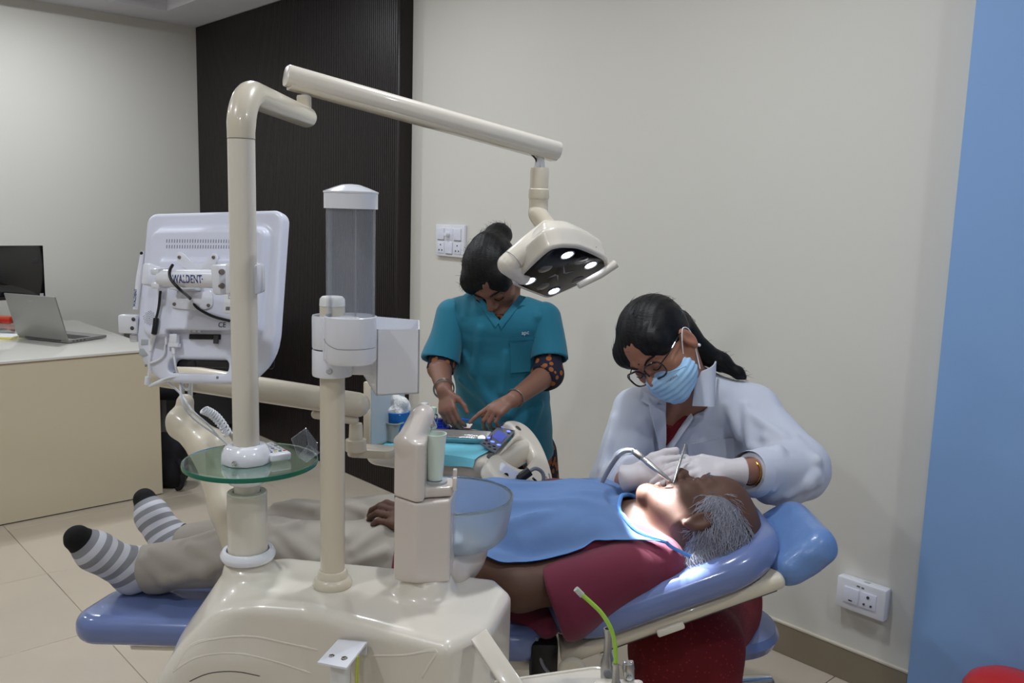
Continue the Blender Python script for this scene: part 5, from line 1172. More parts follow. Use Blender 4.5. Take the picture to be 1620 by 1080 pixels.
for sg in (-1, 1):
    for k in range(26):
        a = sg*(.014+.034*k/26); p = L(a, .099-.016*(k/26)**2, .022+RNG.normal(0, .002)); eb.append(tube([p, p+(B3 := (PB[0]*sg*.006+PB[2]*.003+PB[1]*.002))], [.0006, .0002], 3, cap=False))
pt.part('eyebrows', jn(*eb), 'hair_grey', kind='stuff')
fz = []
bt = bvh((BODYP[0], BODYP[1].tolist()))
for k in range(420):       # grey stubble on jaw and lip
    a, u = RNG.uniform(-.06, .06), RNG.uniform(-.125, -.045); o = L(a, .2, u); p, n, i, t = bt.ray_cast(Vector(o), Vector(-PB[1]))
    if p is None: continue
    p, n = np.array(p), np.array(n); fz.append(tube([p, p+n*.001+nrm(RNG.normal(size=3))*.0006], [.0003, .0001], 3, cap=False))
pt.part('stubble', jn(*fz), 'hair_white', kind='stuff')

# ------------------------------------------------------------------ bib over the chest
tree = bvh((SHIRT[0], SHIRT[1].tolist()), (SLV[0], SLV[1].tolist()))
tree2 = bvh((SHIRT[0], SHIRT[1].tolist()), (SLV[0], SLV[1].tolist()), (BODYP[0], BODYP[1].tolist()))
hem = [(757, 884), (790, 898), (830, 896), (870, 889), (905, 878), (940, 866), (985, 857), (1030, 865), (1068, 872)]
HX, HY = [], []
for p in hem:
    q, n = hit(tree2, *p)
    if q is not None: HX.append(q[0]); HY.append(q[1])
HX, HY = np.array(HX), np.array(HY); o = np.argsort(HX); HX, HY = HX[o], HY[o]
nx, ny = 90, 80; xs0 = -.135; P = np.zeros((nx, ny, 3)); ncx, ncy = .372, 1.875
for j in range(ny):
    t = j/(ny-1)
    for i in range(nx):
        s = i/(nx-1)
        yn = 0
        xm = .36; x = xs0+(xm-xs0)*s
        for _ in range(2):
            y0 = np.interp(x, HX, HY); y = y0+(2.135-y0)*t
            xm = min(.355, ncx-math.sqrt(max(.122**2-(y-ncy)**2, 0))); x = xs0+(xm-xs0)*s
        P[i, j] = (x, y, 0)
for i in range(nx):
    for j in range(ny):
        h, n, k, d = tree2.ray_cast(Vector((P[i, j, 0], P[i, j, 1], 1.3)), Vector((0, 0, -1))); P[i, j, 2] = min(h[2], .832) if h is not None else .66
Z = P[:, :, 2].copy()
for _ in range(10):
    Zp = np.pad(Z, 1, mode='edge'); Zs = (Zp[:-2, 1:-1]+Zp[2:, 1:-1]+Zp[1:-1, :-2]+Zp[1:-1, 2:])/4; Z = np.maximum(Z*.3+Zs*.7, P[:, :, 2])
wr = wrinkle(.004, 34, 8, dirs=[(.25, 1, .2)]*5)
fold = np.abs(wr(P.reshape(-1, 3)).reshape(nx, ny))+.003
for (x0_, y0_), (x1_, y1_), amp, wd in (((-.12, 1.86), (.22, 1.87), .012, .012), ((-.12, 1.93), (.16, 1.98), .010, .014), ((-.05, 1.80), (.12, 1.845), .012, .010), ((.02, 2.0), (.28, 1.99), .008, .012), ((-.10, 2.04), (.1, 2.03), .007, .012), ((.1, 1.90), (.3, 1.93), .008, .012)):
    e_ = np.array([x1_-x0_, y1_-y0_]); w_ = np.clip(((P[:, :, 0]-x0_)*e_[0]+(P[:, :, 1]-y0_)*e_[1])/np.dot(e_, e_), 0, 1); dd_ = np.hypot(P[:, :, 0]-x0_-w_*e_[0], P[:, :, 1]-y0_-w_*e_[1]); fold = fold+amp*np.exp(-(dd_/wd)**2)*np.sin(math.pi*np.clip(w_, .08, .92))
P[:, :, 2] = Z+.004+fold
gu = np.gradient(P, axis=0); gv = np.gradient(P, axis=1); N_ = np.cross(gu, gv); N_ /= np.linalg.norm(N_, axis=2)[..., None]; N_ *= np.sign(N_[..., 2:3]+1e-9)
bib = Thing('dental_bib', 'pale blue paper bib spread over the chest of the lying patient', 'bib', V3(.1, 1.95, .83))
bp = bib.part('sheet', shell(P, N_, .0009), 'bib_blue')
bib.part('neck_binding', tube([p+V3(0, 0, .001) for p in P[-1, ::2]], .0052, 8), 'bib_edge', bp)
bib.part('hem_stitch', tube([p+V3(0, 0, .0012) for p in P[::2, 0]], .0013, 6), 'bib_edge', bp)
e = P[-1, 0]; bib.part('neck_tie', tube(cr([e, e+V3(.015, .0, -.012), A(1093, 880, 1.76)]), .004, 8, flat=(1, .3)), 'bib_edge')

def drape_quad(tree, q, off, th, n=10, m=10, pull=0.0):
    """a cloth flap lying on a garment; q: four corners seen in the picture, laid onto the garment's own surface"""
    P = np.zeros((n, m, 3)); N = np.zeros((n, m, 3)); ok = np.zeros((n, m), bool); q = [np.array(c, float) for c in q]
    for i in range(n):
        for j in range(m):
            s, t = i/(n-1), j/(m-1); c = (q[0]*(1-s)+q[1]*s)*(1-t)+(q[3]*(1-s)+q[2]*s)*t; p, nn = hit(tree, c[0], c[1], off)
            if p is not None: P[i, j] = p; N[i, j] = nn; ok[i, j] = True
    if not ok.any(): return None
    med = np.median(P[ok][:, 1]); good = ok & (np.abs(P[..., 1]-med) < .07); Yd = np.where(good, P[..., 1], np.median(P[good][:, 1])); nm_ = nrm(N[good].mean(0)); N[~good] = nm_
    for _ in range(6):
        Yp = np.pad(Yd, 1, mode='edge'); Ys = (Yp[:-2, 1:-1]+Yp[2:, 1:-1]+Yp[1:-1, :-2]+Yp[1:-1, 2:])/4; Yd = np.where(good, np.minimum(Ys, P[..., 1]), Ys)
    for i in range(n):
        for j in range(m):
            s, t = i/(n-1), j/(m-1); c = (q[0]*(1-s)+q[1]*s)*(1-t)+(q[3]*(1-s)+q[2]*s)*t; P[i, j] = A(c[0], c[1], Yd[i, j]-pull)
    for _ in range(2):
        Np = np.pad(N, ((1, 1), (1, 1), (0, 0)), mode='edge'); N = Np[:-2, 1:-1]+Np[2:, 1:-1]+Np[1:-1, :-2]+Np[1:-1, 2:]+Np[1:-1, 1:-1]; N /= np.linalg.norm(N, axis=2)[..., None]
    return shell(P, N, th)
def surf_text(tree, s, size, px, py, off=.0008, tilt=0.0, flip=False):
    p, n = hit(tree, px, py, off); x = nrm(CR*math.cos(tilt)+CU*math.sin(tilt)); x = nrm(x-n*np.dot(x, n)); return text_mesh(s, size, p, np.array([x, np.cross(n, x), n]), .0003)

# ================================================================== dentist, seated behind the patient's head
DB = basis((-.45, -.69, -.57), EZ, -.60); DC = A(1045, 546, 2.20); DS = 1.0; L = head_pts(DC, DB, DS)
de = Thing('person', 'seated person in white coat, mask and glasses working over the patient', 'person', V3(.55, 2.42, .36))
DN = A(1092, 622, 2.29)
dt = [A(1092, 650, 2.33), A(1092, 730, 2.37), A(1102, 830, 2.43), A(1128, 930, 2.47)]; dr_ = [(.150, .085), (.160, .105), (.155, .11), (.148, .115)]
sR, eR, wR = A(1006, 650, 2.31), A(972, 768, 2.25), A(1001, 755, 1.99)
sL, eL, wL = A(1190, 648, 2.29), A(1262, 742, 2.13), A(1160, 746, 1.93)
GR_, tR = hand_prims(wR, V3(.80, -.35, .28), V3(.45, .8, -.2), V3(-.1, .1, 1), [(.55, .75, .4), (.6, .8, .4), (.65, .8, .4), (.7, .8, .4)], .92, 0, 0, ((.8, .4, .1), (.95, .2, .25), (.95, .05, .3)))
GR_i, _ = hand_prims(wR, V3(.80, -.35, .28), V3(.45, .8, -.2), V3(-.1, .1, 1), [(.55, .75, .4), (.6, .8, .4), (.65, .8, .4), (.7, .8, .4)], .92, -.0045, 0, ((.8, .4, .1), (.95, .2, .25), (.95, .05, .3)))
la_ = (wL, V3(-1, -.12, .03), V3(-.1, .55, -.85), V3(-.1, .8, .5), [(.45, .4, .3), (.4, .35, .25), (.35, .35, .25), (.35, .35, .25)], 1.03)
GL_, tL = hand_prims(*la_, 0, 0, ((.75, .5, .3), (.9, .2, .4), (.9, .1, .4))); GL_i, _ = hand_prims(*la_, -.0045, 0, ((.75, .5, .3), (.9, .2, .4), (.9, .1, .4)))
f = Field((.18, 1.84, .40), (.86, 2.62, 1.27), .0045)
for i in range(3): f.add(ecap(dt[i], dt[i+1], [r-.014 for r in dr_[i]], [r-.014 for r in dr_[i+1]], EX), .02)
f.adds(chain([A(1060, 640, 2.31), sR, eR, wR], [.05, .045, .042, .024]), .02); f.adds(chain([A(1120, 635, 2.31), sL, eL, wL], [.05, .048, .042, .026]), .02)
add_all(f, GR_i); add_all(f, GL_i); head_sdf(f, DC, DB, DS, DN)
DBODY = f.mesh(); de.part('body', DBODY, 'skin_dentist')
# red kurta: neck piece, and the skirt over the knees
g = Field((.0, 1.80, .02), (.86, 2.66, 1.05), .007)
for i in range(3): g.add(ecap(dt[i], dt[i+1], [r-.008 for r in dr_[i]], [r-.008 for r in dr_[i+1]], EX), .02)
hipd = A(1158, 965, 2.42)
for kx, ky in ((1060, 2.0), (1115, 2.02)):
    kn = A(kx, 1020, ky); g.adds(chain([hipd+V3(-.03, 0, 0), kn, V3(kn[0]+.01, kn[1]+.02, .08)], [.10, .085, .10]), .05)
g.add(rc(A(1090, 1020, 2.02), V3(A(1090, 1020, 2.02)[0]+.02, 2.08, .08), .09, .12), .06)
g.cut((0, 0, .05), -EZ, .01)
up = nrm(A(1085, 610, 2.30)-A(1056, 690, 2.27)); wn = nrm(np.cross(CR, up)); wx = nrm(np.cross(up, wn))
g.sub(fwedge(A(1060, 672, 2.25), np.array([wx, up, wn]), .012, .075, 0, .2, .09), .004)
de.part('kurta', g.mesh(wrinkle(.005, 22, 13, dirs=[(1, .3, .2)]*5)), 'kurta_red')
# white coat
g = Field((.12, 1.90, .36), (.92, 2.66, 1.12), .005)
for i in range(3): g.add(ecap(dt[i], dt[i+1], dr_[i], dr_[i+1], EX), .03)
g.adds(chain([sR+V3(.0, 0, 0), A(1090, 612, 2.31), sL], [.058, .060, .064]), .03)
g.adds(chain([sR, eR, A(1010, 748, 2.05)], [.062, .060, .046]), .03); g.adds(chain([sL, eL, A(1178, 750, 1.97)], [.070, .074, .046]), .03)
g.add(rc(A(1240, 770, 2.09), A(1215, 778, 2.03), .05, .035), .03)
cfl = A(1184, 747, 1.985); g.cut(cfl, nrm(A(1170, 740, 1.97)-A(1230, 756, 2.06)), .004, (cfl-V3(.12, .09, .12), cfl+V3(.06, .1, .09)))
cfr = A(1000, 756, 2.07); g.cut(cfr, nrm(wR-A(985, 760, 2.15)), .004, (cfr-V3(.09, .12, .09), cfr+V3(.09, .05, .09)))
ap = A(1050, 728, 2.26); up = nrm(A(1083, 612, 2.30)-ap); wn = nrm(np.cross(CR, up)); wx = nrm(np.cross(up, wn))
g.sub(fwedge(ap, np.array([wx, up, wn]), .001, .066, 0, .26, .075), .004)
g.sub(rc(DN, L(0, -.02, -.05), .062, .066), .01)
g.sub(rc(cfl, cfl+V3(-.08, -.03, -.0), .036, .036), .003)
C0 = g.mesh(proj=1); tc0 = bvh((C0[0], C0[1].tolist()))
folds(g, tc0, [((1212, 690), (1292, 728), .016), ((1196, 712), (1278, 765), .016), ((1188, 655), (1240, 690), .014), ((1180, 640), (1190, 705), .012), ((1222, 775), (1232, 712), .014), ((1150, 640), (1172, 690), .010), ((996, 655), (985, 735), .012), ((1018, 665), (1030, 730), .010), ((1260, 690), (1296, 760), .014), ((1245, 785), (1290, 752), .013), ((970, 660), (955, 740), .011), ((1110, 660), (1100, 700), .008), ((1140, 760), (1110, 700), .008)])
COAT = g.mesh(lambda P: wrinkle(.007, 20, 17, dirs=[(.6, .2, 1)]*5)(P)+wrinkle(.002, 60, 19)(P)); ct_ = de.part('coat', COAT, 'coat_white'); t_ = bvh((COAT[0], COAT[1].tolist()))
def quad3(q, th, n=8):
    q = [A(*c) for c in q]; P = np.zeros((n, n, 3)); nn_ = nrm(np.cross(q[1]-q[0], q[3]-q[0])); nn_ = nn_ if nn_[1] < 0 else -nn_
    for i in range(n):
        for j in range(n): s, t = i/(n-1), j/(n-1); P[i, j] = (q[0]*(1-s)+q[1]*s)*(1-t)+(q[3]*(1-s)+q[2]*s)*t+nn_*.016*math.sin(math.pi*s)
    return shell(P, np.broadcast_to(nn_, P.shape), th)
de.part('collar', quad3([(1101, 590, 2.215), (1131, 571, 2.27), (1128, 643, 2.20), (1095, 642, 2.19)], .005), 'coat_white', ct_)
for q, pl_ in (([(1089, 632), (1097, 662), (1062, 714), (1052, 718)], .010), ([(1014, 618), (1042, 634), (1034, 645), (1013, 634)], .012), ([(1026, 640), (1052, 640), (1054, 722), (1044, 716)], .010)):
    m = drape_quad(t_, q, .002, .006, pull=pl_)
    if m: de.part('lapel', m, 'coat_white', ct_)
m = drape_quad(t_, [(1088, 702), (1160, 692), (1162, 745), (1090, 750)], .0012, .0022)
if m: de.part('breast_pocket', m, 'coat_white', ct_)
# turned-back cuff
ca_ = nrm(A(1230, 756, 2.06)-A(1180, 742, 1.98)); de.part('cuff', tube([cfl-ca_*.006, cfl+ca_*.004, cfl+ca_*.03], [.050, .054, .056], 36, cap=False), 'coat_white', ct_)
# gloves
for GG, w, d, nm in ((GR_, wR, V3(.80, -.35, .28), 'r'), (GL_, wL, V3(-1, -.12, .03), 'l')):
    pr = [p for p, k in GG]; g = fieldfor(pr+[rc(w-nrm(d)*.03, w, .03)], .003, .015)
    for p, k in GG: g.add((p[0], p[1], p[2]), k)
    g.add(rc(w-nrm(d)*.022, w+nrm(d)*.02, .033, .025), .012); g.cut(w-nrm(d)*.024, -nrm(d), .003)
    g.f -= .0008; de.part('glove', g.mesh(wrinkle(.0009, 110, 5)), 'glove')
    de.part('glove_roll', torus(w-nrm(d)*.021, .0325, .0016, d, 32, 6), 'glove')
de.part('bracelet', torus(A(1187, 748, 1.965), .028, .0018, ca_, 36, 8), 'gold')
# mask with pleats and loops
g = Field(L(0, .05, -.07)-.12, L(0, .05, -.07)+.12, .003)
g.add(ell(L(0, .046, -.066), [.071, .066, .060], DB), 0).add(ell(L(0, .10, -.035), [.024, .022, .022], DB), .02).add(ell(L(0, .075, -.10), [.034, .028, .03], DB), .02)
g.cut(L(0, .012, 0), -DB[1], .004); g.cut(L(0, .1, -.018), nrm(DB[2]*1+DB[1]*.22), .006)
lv = lambda P: .0011*np.sin(((P-DC) @ DB[2])*420)
MSK = g.mesh(lambda P: lv(P)+.0006*np.sin(((P-DC) @ DB[0])*160)); mk2 = de.part('face_mask', MSK, 'mask_blue')
for sg in (-1, 1):
    de.part('ear_loop', tube(cr([L(sg*.066, .03, -.035), L(sg*.082, .012, -.005), L(sg*.086, -.014, .008), L(sg*.084, -.022, -.02), L(sg*.066, .025, -.095)]), .0014, 6), 'mask_white', mk2)
tm = bvh((MSK[0], MSK[1].tolist())); n0 = [hit(tm, 1028+i*2.2, 601-i*.85, .0006)[0] for i in range(27)]; n0 = [p for p in n0 if p is not None]
if len(n0) > 4: de.part('nose_wire', tube(n0, .0012, 6), 'mask_blue', mk2)
try: de.part('mask_print', surf_text(tm, 'SURGICARE', .0075, 1061, 600, .0006, .5), 'print_grey', mk2, smooth=False)
except Exception: pass
# glasses
gl = Thing('eyeglasses', 'dark round-framed glasses worn above the blue mask', 'glasses', L(0, .1, -.004))
for sg in (-1, 1):
    c = L(sg*.033, .112-.004, -.006); rg = [c+DB[0]*.028*math.copysign(abs(math.cos(a))**.7, math.cos(a))+DB[2]*.0228*math.copysign(abs(math.sin(a))**.7, math.sin(a))-DB[1]*.006*abs(math.cos(a))*(sg*math.cos(a) > 0) for a in np.linspace(0, 6.283, 36, endpoint=False)]
    fr = gl.part('rim', tube(rg, .0024, 8, closed=True), 'black_gloss'); rgm = np.array(rg); cc_ = rgm.mean(0)
    gl.part('lens', (np.concatenate([rgm, [cc_], rgm-DB[1]*.001, [cc_-DB[1]*.001]]), [(i, (i+1) % 36, 36) for i in range(36)]+[(37+(i+1) % 36, 37+i, 73) for i in range(36)]), 'lens_glass', fr)
    gl.part('temple', tube(cr([L(sg*.060, .102, .002), L(sg*.076, .06, .004), L(sg*.083, .0, .006), L(sg*.082, -.02, -.012)]), .0016, 8), 'black_gloss')
gl.part('bridge', tube(cr([L(-.009, .111, -.002), L(0, .114, .002), L(.009, .111, -.002)]), .0016, 8), 'black_gloss')
# eyes under the lids, brows
for sg in (-1, 1): de.part('eyebrow', tube(cr([L(sg*.014, .1, .016), L(sg*.032, .097, .024), L(sg*.05, .08, .018)]), [.0022, .003, .0012], 8), 'hair_black'); de.part('eyelashes', tube(cr([L(sg*.017, .091, -.007), L(sg*.032, .095, -.0115), L(sg*.047, .087, -.007)]), .0013, 6), 'hair_black')
de.part('bindi', lathe([(0, .001), (.0022, .0006), (.0026, 0)], L(0, .0995, .026), DB[1], 12), 'print_black')
# hair, ponytail, ear stud
g = Field(DC-.17, DC+V3(.30, .26, .17), .0035)
g.add(ell(L(0, -.014, .036), [.086, .106, .095], DB), 0)
for sg in (-1, 1): g.add(ell(L(sg*.05, .055, .045), [.036, .036, .04], DB), .02)
g.sub(ell(L(0, .125, -.056), [.066, .075, .072], DB), .012)
for sg in (-1, 1): g.sub(ell(L(sg*.075, .035, -.06), [.045, .055, .055], DB), .012); g.sub(ell(L(sg*.096, -.004, -.022), [.026, .022, .034], DB), .006)
pn = [L(0, -.10, -.01), A(1108, 556, 2.30), A(1140, 572, 2.30), A(1168, 590, 2.29), A(1178, 597, 2.29)]; g.adds(chain(pn, [.036, .028, .022, .012, .004]), .02)
H2 = g.mesh(lambda P: .0005*np.sin(((P-DC) @ DB[0])*420+((P-DC) @ DB[2])*60)+wrinkle(.0018, 40, 3)(P)); hr = de.part('hair', H2, 'hair_black')
st = []
for k in range(30):
    p = pn[1]+V3(*RNG.normal(0, .012, 3)); q = pn[-1]+V3(*RNG.normal(0, .009, 3)); st.append(tube(cr([p, (p+q)/2+V3(*RNG.normal(0, .012, 3)), q], 3), [.0006, .0005, .0002], 3, cap=False))
idx = RNG.choice(len(H2[0]), 220, replace=False); gn = g.grad(H2[0][idx]); gn /= np.linalg.norm(gn, axis=1)[:, None]
for p, n in zip(H2[0][idx], gn):
    fl = -DB[1]*.7-DB[2]*.4+V3(*RNG.normal(0, .3, 3)); fl = nrm(fl-n*np.dot(fl, n)); st.append(tube([p, p+fl*.012+n*.002, p+fl*.026+n*.003], [.0005, .0004, .0002], 3, cap=False))
de.part('hair_strands', jn(*st), 'hair_black', hr, kind='stuff')
de.part('hair_clip', rbox(L(-.074, -.05, .03), (.006, .012, .006), .003, DB), 'black_gloss', hr)
de.part('ear_stud', lathe([(0, .006), (.003, .0055), (.0045, .003), (.003, .0005), (0, 0)], L(-.088, -.006, -.05), -DB[0], 14), 'white_gloss')

# handpiece, its sleeve, and the mirror she holds
h0, h1 = A(1001, 712, 1.935), A(1060, 760, 1.865); d = h1-h0; LL = np.linalg.norm(d)
hpc = Thing('handpiece', 'bright metal handpiece held in the gloved hand over the patient mouth', 'dental handpiece', h0)
hpc.part('grip', lathe([(0, 0), (.0062, 0), (.0066, .004), (.0066, LL*.28), (.0058, LL*.30), (.0062, LL*.32), (.0072, LL*.4), (.0058, LL*.75), (.0042, LL*.95), (.003, LL), (0, LL)], h0, d, 24), 'steel')
hpc.part('grip_ring', lathe([(.0068, LL*.06), (.0073, LL*.07), (.0073, LL*.24), (.0068, LL*.25)], h0, d, 24), 'silver_dull')
hpc.part('hose', tube(cr([h0, A(985, 715, 1.96), A(968, 735, 1.99), A(952, 765, 2.0), A(945, 800, 2.02)]), .0055, 10), 'wire_grey')
hpc.part('hose_sleeve', tube(cr([A(996, 712, 1.945), A(982, 718, 1.965), A(965, 738, 1.99), A(950, 768, 2.0), A(944, 790, 2.02)]), [.007, .011, .012, .012, .012], 14, cap=False), 'acrylic')
m0, m1 = A(1085, 702, 1.93), A(1064, 768, 1.885); mi = Thing('mouth_mirror', 'thin steel mirror handle pinched in the other gloved hand', 'dental mirror', m1)
mi.part('handle', tube([m0, m0+(m1-m0)*.75, m1], [.0032, .003, .0014], 12), 'steel'); mi.part('mirror_disc', lathe([(0, -.001), (.010, -.001), (.0105, 0), (.010, .001), (0, .001)], m1-EZ*.004, nrm((-.5, -.5, .7)), 20), 'chrome')

# stool
sc = A(1138, 990, 2.42); sto = Thing('operator_stool', 'round blue stool under the person in the white coat', 'stool', V3(sc[0], sc[1], 0))
sto.part('seat', lathe([(0, .03), (.13, .03), (.158, .022), (.168, .0), (.158, -.024), (.13, -.034), (0, -.034)], sc, n=48), 'blue_vinyl')
sto.part('gas_column', tube([V3(sc[0], sc[1], .08), sc-EZ*.03], .022, 16), 'chrome')
for k in range(5):
    a = 2*math.pi*k/5+.4; dd = V3(math.cos(a), math.sin(a), 0); b = V3(sc[0], sc[1], 0); lg = sto.part('base_leg', tube([b+EZ*.085, b+EZ*.06+dd*.2], [.02, .014], 10), 'chrome')
    p = b+dd*.205; t = np.cross(dd, EZ); sto.part('castor', jn(lathe([(0, -.018), (.024, -.018), (.025, .018), (0, .018)], p+EZ*.0252, t, 18), rbox(p+EZ*.046, (.01, .01, .012), .003)), 'grey_mid', lg)

# ================================================================== assistant, standing behind the instrument table
AB = basis((-.14, -.68, -.72), EZ, -.22); AC = A(781, 437, 2.72); AS = .96; L = head_pts(AC, AB, AS)
an_ = Thing('person', 'standing person in teal scrub top bending over the instrument table', 'person', V3(.0, 2.86, .0))
AN = A(790, 478, 2.77)
at_ = [A(792, 512, 2.74), A(793, 580, 2.79), A(795, 660, 2.84), A(798, 745, 2.86)]; ar = [(.150, .085), (.146, .105), (.146, .115), (.148, .125)]
aR, bR, cR = A(714, 498, 2.74), A(696, 582, 2.68), A(703, 618, 2.50)
aL, bL, cL = A(864, 500, 2.74), A(866, 592, 2.66), A(812, 632, 2.48)
HRh = (cR, A(709, 656, 2.45)-cR, V3(.25, .9, .1), V3(1, 0, 0), [(.55, .6, .4), (.6, .65, .4), (.65, .7, .4), (.7, .7, .4)], .77, 0, 0, ((.7, .6, .2), (.85, .35, .4), (.95, .1, .35)))
HLh = (cL, A(750, 668, 2.41)-cL, V3(-.15, .3, -1), V3(-.3, .9, .2), [(.15, .15, .1), (.6, .9, .6), (.7, 1.0, .6), (.75, 1.0, .6)], .80, 0, .03, ((.8, .5, .35), (.9, .2, .5), (.9, 0, .5)))
f = Field((-.36, 2.28, .45), (.30, 3.02, 1.46), .0045)
for i in range(3): f.add(ecap(at_[i], at_[i+1], [r-.012 for r in ar[i]], [r-.012 for r in ar[i+1]], EX), .02)
f.adds(chain([A(770, 490, 2.76), aR, bR, cR], [.045, .034, .036, .0235]), .02); f.adds(chain([A(812, 490, 2.76), aL, bL, cL], [.045, .034, .037, .0235]), .02)
p_, t1_ = hand_prims(*HRh); add_all(f, p_); p_, t2_ = hand_prims(*HLh); add_all(f, p_); head_sdf(f, AC, AB, AS, AN)
ABODY = f.mesh(); an_.part('body', ABODY, 'skin_assistant')
# printed navy kurta under the scrubs: neck, sleeves, skirt
g = Field((-.36, 2.50, .02), (.34, 3.10, 1.22), .0065)
for i in range(3): g.add(ecap(at_[i], at_[i+1], [r-.006 for r in ar[i]], [r-.006 for r in ar[i+1]], EX), .02)
hipA = at_[3]; g.adds([ecap(hipA+V3(.02, 0, .06), V3(hipA[0]+.05, 2.84, .12), (.158, .13), (.19, .15), EX)], .02)
g.adds(chain([aR, bR+nrm(bR-aR)*.012], [.034, .0455]), .02); g.adds(chain([aL, bL, cL*.22+bL*.78], [.034, .047, .044]), .02)
d = nrm(cR-bR); q = bR+nrm(bR-aR)*.014; g.cut(q, nrm(bR-aR), .004, (q-V3(.08, .12, .07), q+V3(.08, .07, .09))); d = nrm(cL-bL); q = bL+d*.04; g.cut(q, d, .004, (q-V3(.1, .1, .08), q+V3(.055, .06, .08)))
g.cut(A(787, 497, 2.66), EZ, .004, ((-.12, 2.4, .9), (.14, 3.1, 1.3))); g.cut((0, 0, .1), -EZ, .006)
an_.part('kurta', g.mesh(wrinkle(.004, 26, 5, dirs=[(1, .4, .1)]*5)), 'kurta_navy')
# scrub top
g = Field((-.40, 2.52, .50), (.36, 3.06, 1.24), .0052)
for i in range(3): g.add(ecap(at_[i], at_[i+1], [r+.004 for r in ar[i]], [r+.006 for r in ar[i+1]], EX), .03)
g.adds(chain([aR, A(790, 486, 2.79), aL], [.047, .055, .047]), .03)
sR1, sL1 = A(697, 572, 2.695), A(868, 570, 2.685)
g.add(rc(A(805, 640, 2.80), A(812, 715, 2.80), .12, .13), .04)
g.cut(A(820, 727, 2.75), -EZ, .006)
ap = A(788, 511, 2.655); up = nrm(A(788, 448, 2.72)-ap); wn = nrm(np.cross(CR, up)); wx = nrm(np.cross(up, wn))
g.sub(fwedge(ap, np.array([wx, up, wn]), .001, .145, 0, .19, .09), .004); g.sub(rc(AN, L(0, -.02, -.04), .06, .062), .01)
S0 = g.mesh(proj=1); ts0 = bvh((S0[0], S0[1].tolist()))
folds(g, ts0, [((728, 600), (800, 652), .016), ((735, 560), (775, 640), .014), ((852, 600), (805, 655), .016), ((760, 520), (748, 590), .012), ((725, 640), (790, 690), .014), ((855, 640), (820, 720), .014), ((780, 660), (765, 715), .012), ((800, 560), (795, 620), .010), ((840, 540), (846, 600), .010), ((812, 470), (850, 500), .010), ((735, 500), (742, 470), .010)])
SC = g.mesh(lambda P: wrinkle(.007, 17, 41, dirs=[(.5, .2, 1)]*5)(P)+wrinkle(.0015, 60, 9)(P)); sct = an_.part('scrub_top', SC, 'scrub_teal'); ts = bvh((SC[0], SC[1].tolist()))
for a, b, nm in ((aR, sR1, 1), (aL, sL1, 2)):
    q = fieldfor([rc(a, b, .075)], .005, .03); q.add(rc(a+V3(.0, 0, -.002), b, .050, .061), 0); d = nrm(b-a+V3(0, -.02, 0)); q.cut(b, d, .004); q.sub(rc(b-d*.02, b+d*.08, .052, .056), .004); an_.part('sleeve', q.mesh(wrinkle(.0045, 26, 40+nm)), 'scrub_teal', sct)
for q in ([(744, 464), (753, 461), (791, 508), (784, 518)], [(822, 467), (832, 470), (793, 520), (788, 510)]):
    m = drape_quad(ts, q, .0012, .0025, 6, 14)
    if m: an_.part('neck_band', m, 'scrub_teal', sct)
m = drape_quad(ts, [(806, 536), (848, 534), (850, 586), (808, 590)], .0008, .002)
if m: an_.part('chest_pocket', m, 'scrub_teal', sct)
m = drape_quad(ts, [(806, 534), (848, 532), (848, 537), (806, 539)], .0022, .0015, 10, 3)
if m: an_.part('pocket_hem', m, 'scrub_stitch', sct)
an_.part('embroidery', surf_text(ts, 'apc', .018, 831, 526, .0012), 'print_white', sct, smooth=False)
# hair with bun
g = Field(AC-.16, AC+V3(.16, .2, .22), .0035)
g.add(ell(L(0, -.014, .036), [.085, .106, .096], AB), 0)
for sg in (-1, 1): g.add(ell(L(sg*.05, .055, .045), [.034, .034, .04], AB), .02)
bun = A(788, 372, 2.79); g.add(ell(bun, [.045, .045, .036]), .02).add(rc(L(0, -.06, .09), bun, .04, .035), .02)
g.sub(ell(L(0, .122, -.035), [.068, .072, .078], AB), .012)
for sg in (-1, 1): g.sub(ell(L(sg*.075, .03, -.07), [.04, .05, .05], AB), .012)
H3 = g.mesh(lambda P: .0004*np.sin(((P-AC) @ AB[0])*400)+wrinkle(.0025, 50, 3)(P)); hr = an_.part('hair', H3, 'hair_black')
st = []; idx = RNG.choice(len(H3[0]), 260, replace=False); gn = g.grad(H3[0][idx]); gn /= np.linalg.norm(gn, axis=1)[:, None]
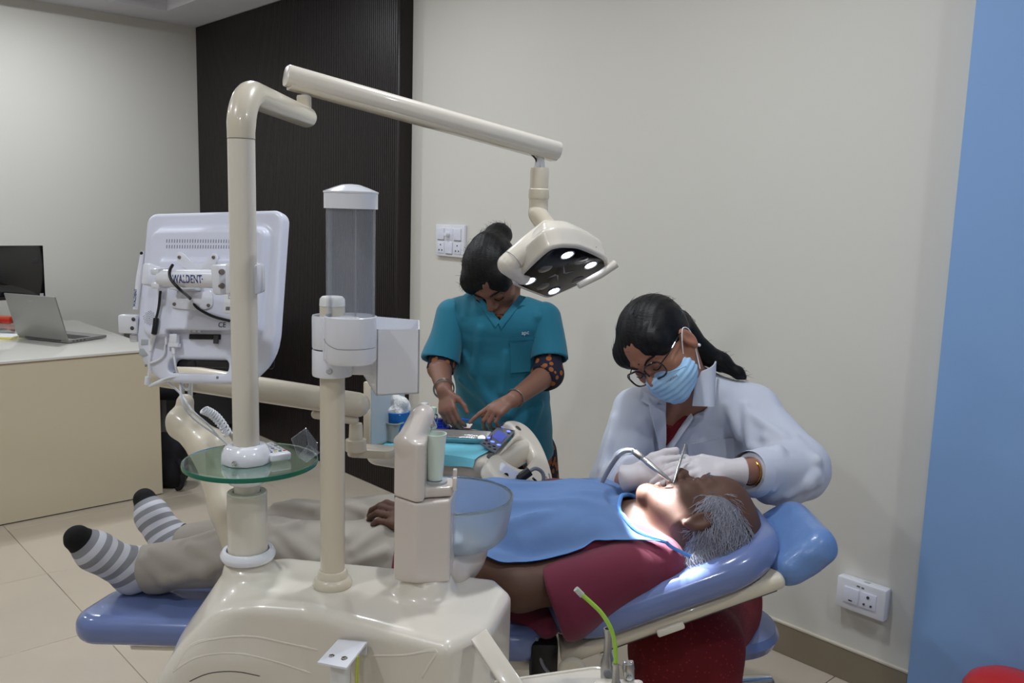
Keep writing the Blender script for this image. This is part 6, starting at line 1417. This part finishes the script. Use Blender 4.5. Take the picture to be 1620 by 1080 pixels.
for p, n in zip(H3[0][idx], gn):
    fl = V3(*RNG.normal(0, 1, 3)); fl = nrm(fl-n*np.dot(fl, n)); st.append(tube([p, p+fl*.012+n*.004, p+fl*.022+n*RNG.uniform(.002, .012)], [.0005, .0004, .0002], 3, cap=False))
an_.part('hair_strands', jn(*st), 'hair_black', hr, kind='stuff')
for sg in (-1, 1):
    an_.part('eyebrow', tube(cr([L(sg*.013, .1, .016), L(sg*.032, .097, .024), L(sg*.05, .08, .018)]), [.0022, .003, .0012], 8), 'hair_black')
    an_.part('eyelashes', tube(cr([L(sg*.016, .090, -.009), L(sg*.032, .094, -.0135), L(sg*.048, .086, -.009)]), .0015, 6), 'hair_black')
    an_.part('earring', tube(cr([L(sg*.09, .0, -.048), L(sg*.091, .002, -.06), L(sg*.09, .004, -.075)]), .0014, 6), 'gold')
an_.part('lips', jn(tube(cr([L(-.020, .091, -.066), L(0, .0985, -.063), L(.020, .091, -.066)]), [.001, .004, .001], 8), tube(cr([L(-.018, .089, -.071), L(0, .0945, -.0745), L(.018, .089, -.071)]), [.001, .0048, .001], 8)), 'lip')
an_.part('bindi', lathe([(0, .001), (.0022, .0006), (.0026, 0)], L(0, .0985, .024), AB[1], 12), 'print_black')
an_.part('nose_stud', lathe([(0, .0015), (.0014, .001), (.0018, 0)], L(-.0175, .109, -.034), nrm(AB[1]-AB[0]*.5), 10), 'gold')
for c, d, r, n_ in ((cR, cR-bR, .029, 2), (cL, cL-bL, .0275, 1)):
    for k in range(n_): an_.part('bangle', torus(c-nrm(d)*(.012+.012*k)+V3(0, 0, -.003*k), r+.002*k, .0018, nrm(d)+V3(.12*k, 0, .1*k), 36, 8), 'silver_dull')
for k in (-1, 1):
    fb = V3(hipA[0]+.03+k*.07, 2.8, .0); gg = Field(fb-V3(.07, .16, .01), fb+V3(.07, .1, .14), .006); gg.add(rc(fb+V3(0, .03, .04), fb+V3(0, -.1, .025), .035, .03), 0).add(rc(fb+V3(0, .04, .05), fb+V3(0, .05, .12), .035), .02); gg.cut(fb+EZ*.002, -EZ, .002); an_.part('shoe', gg.mesh(), 'black_plastic')
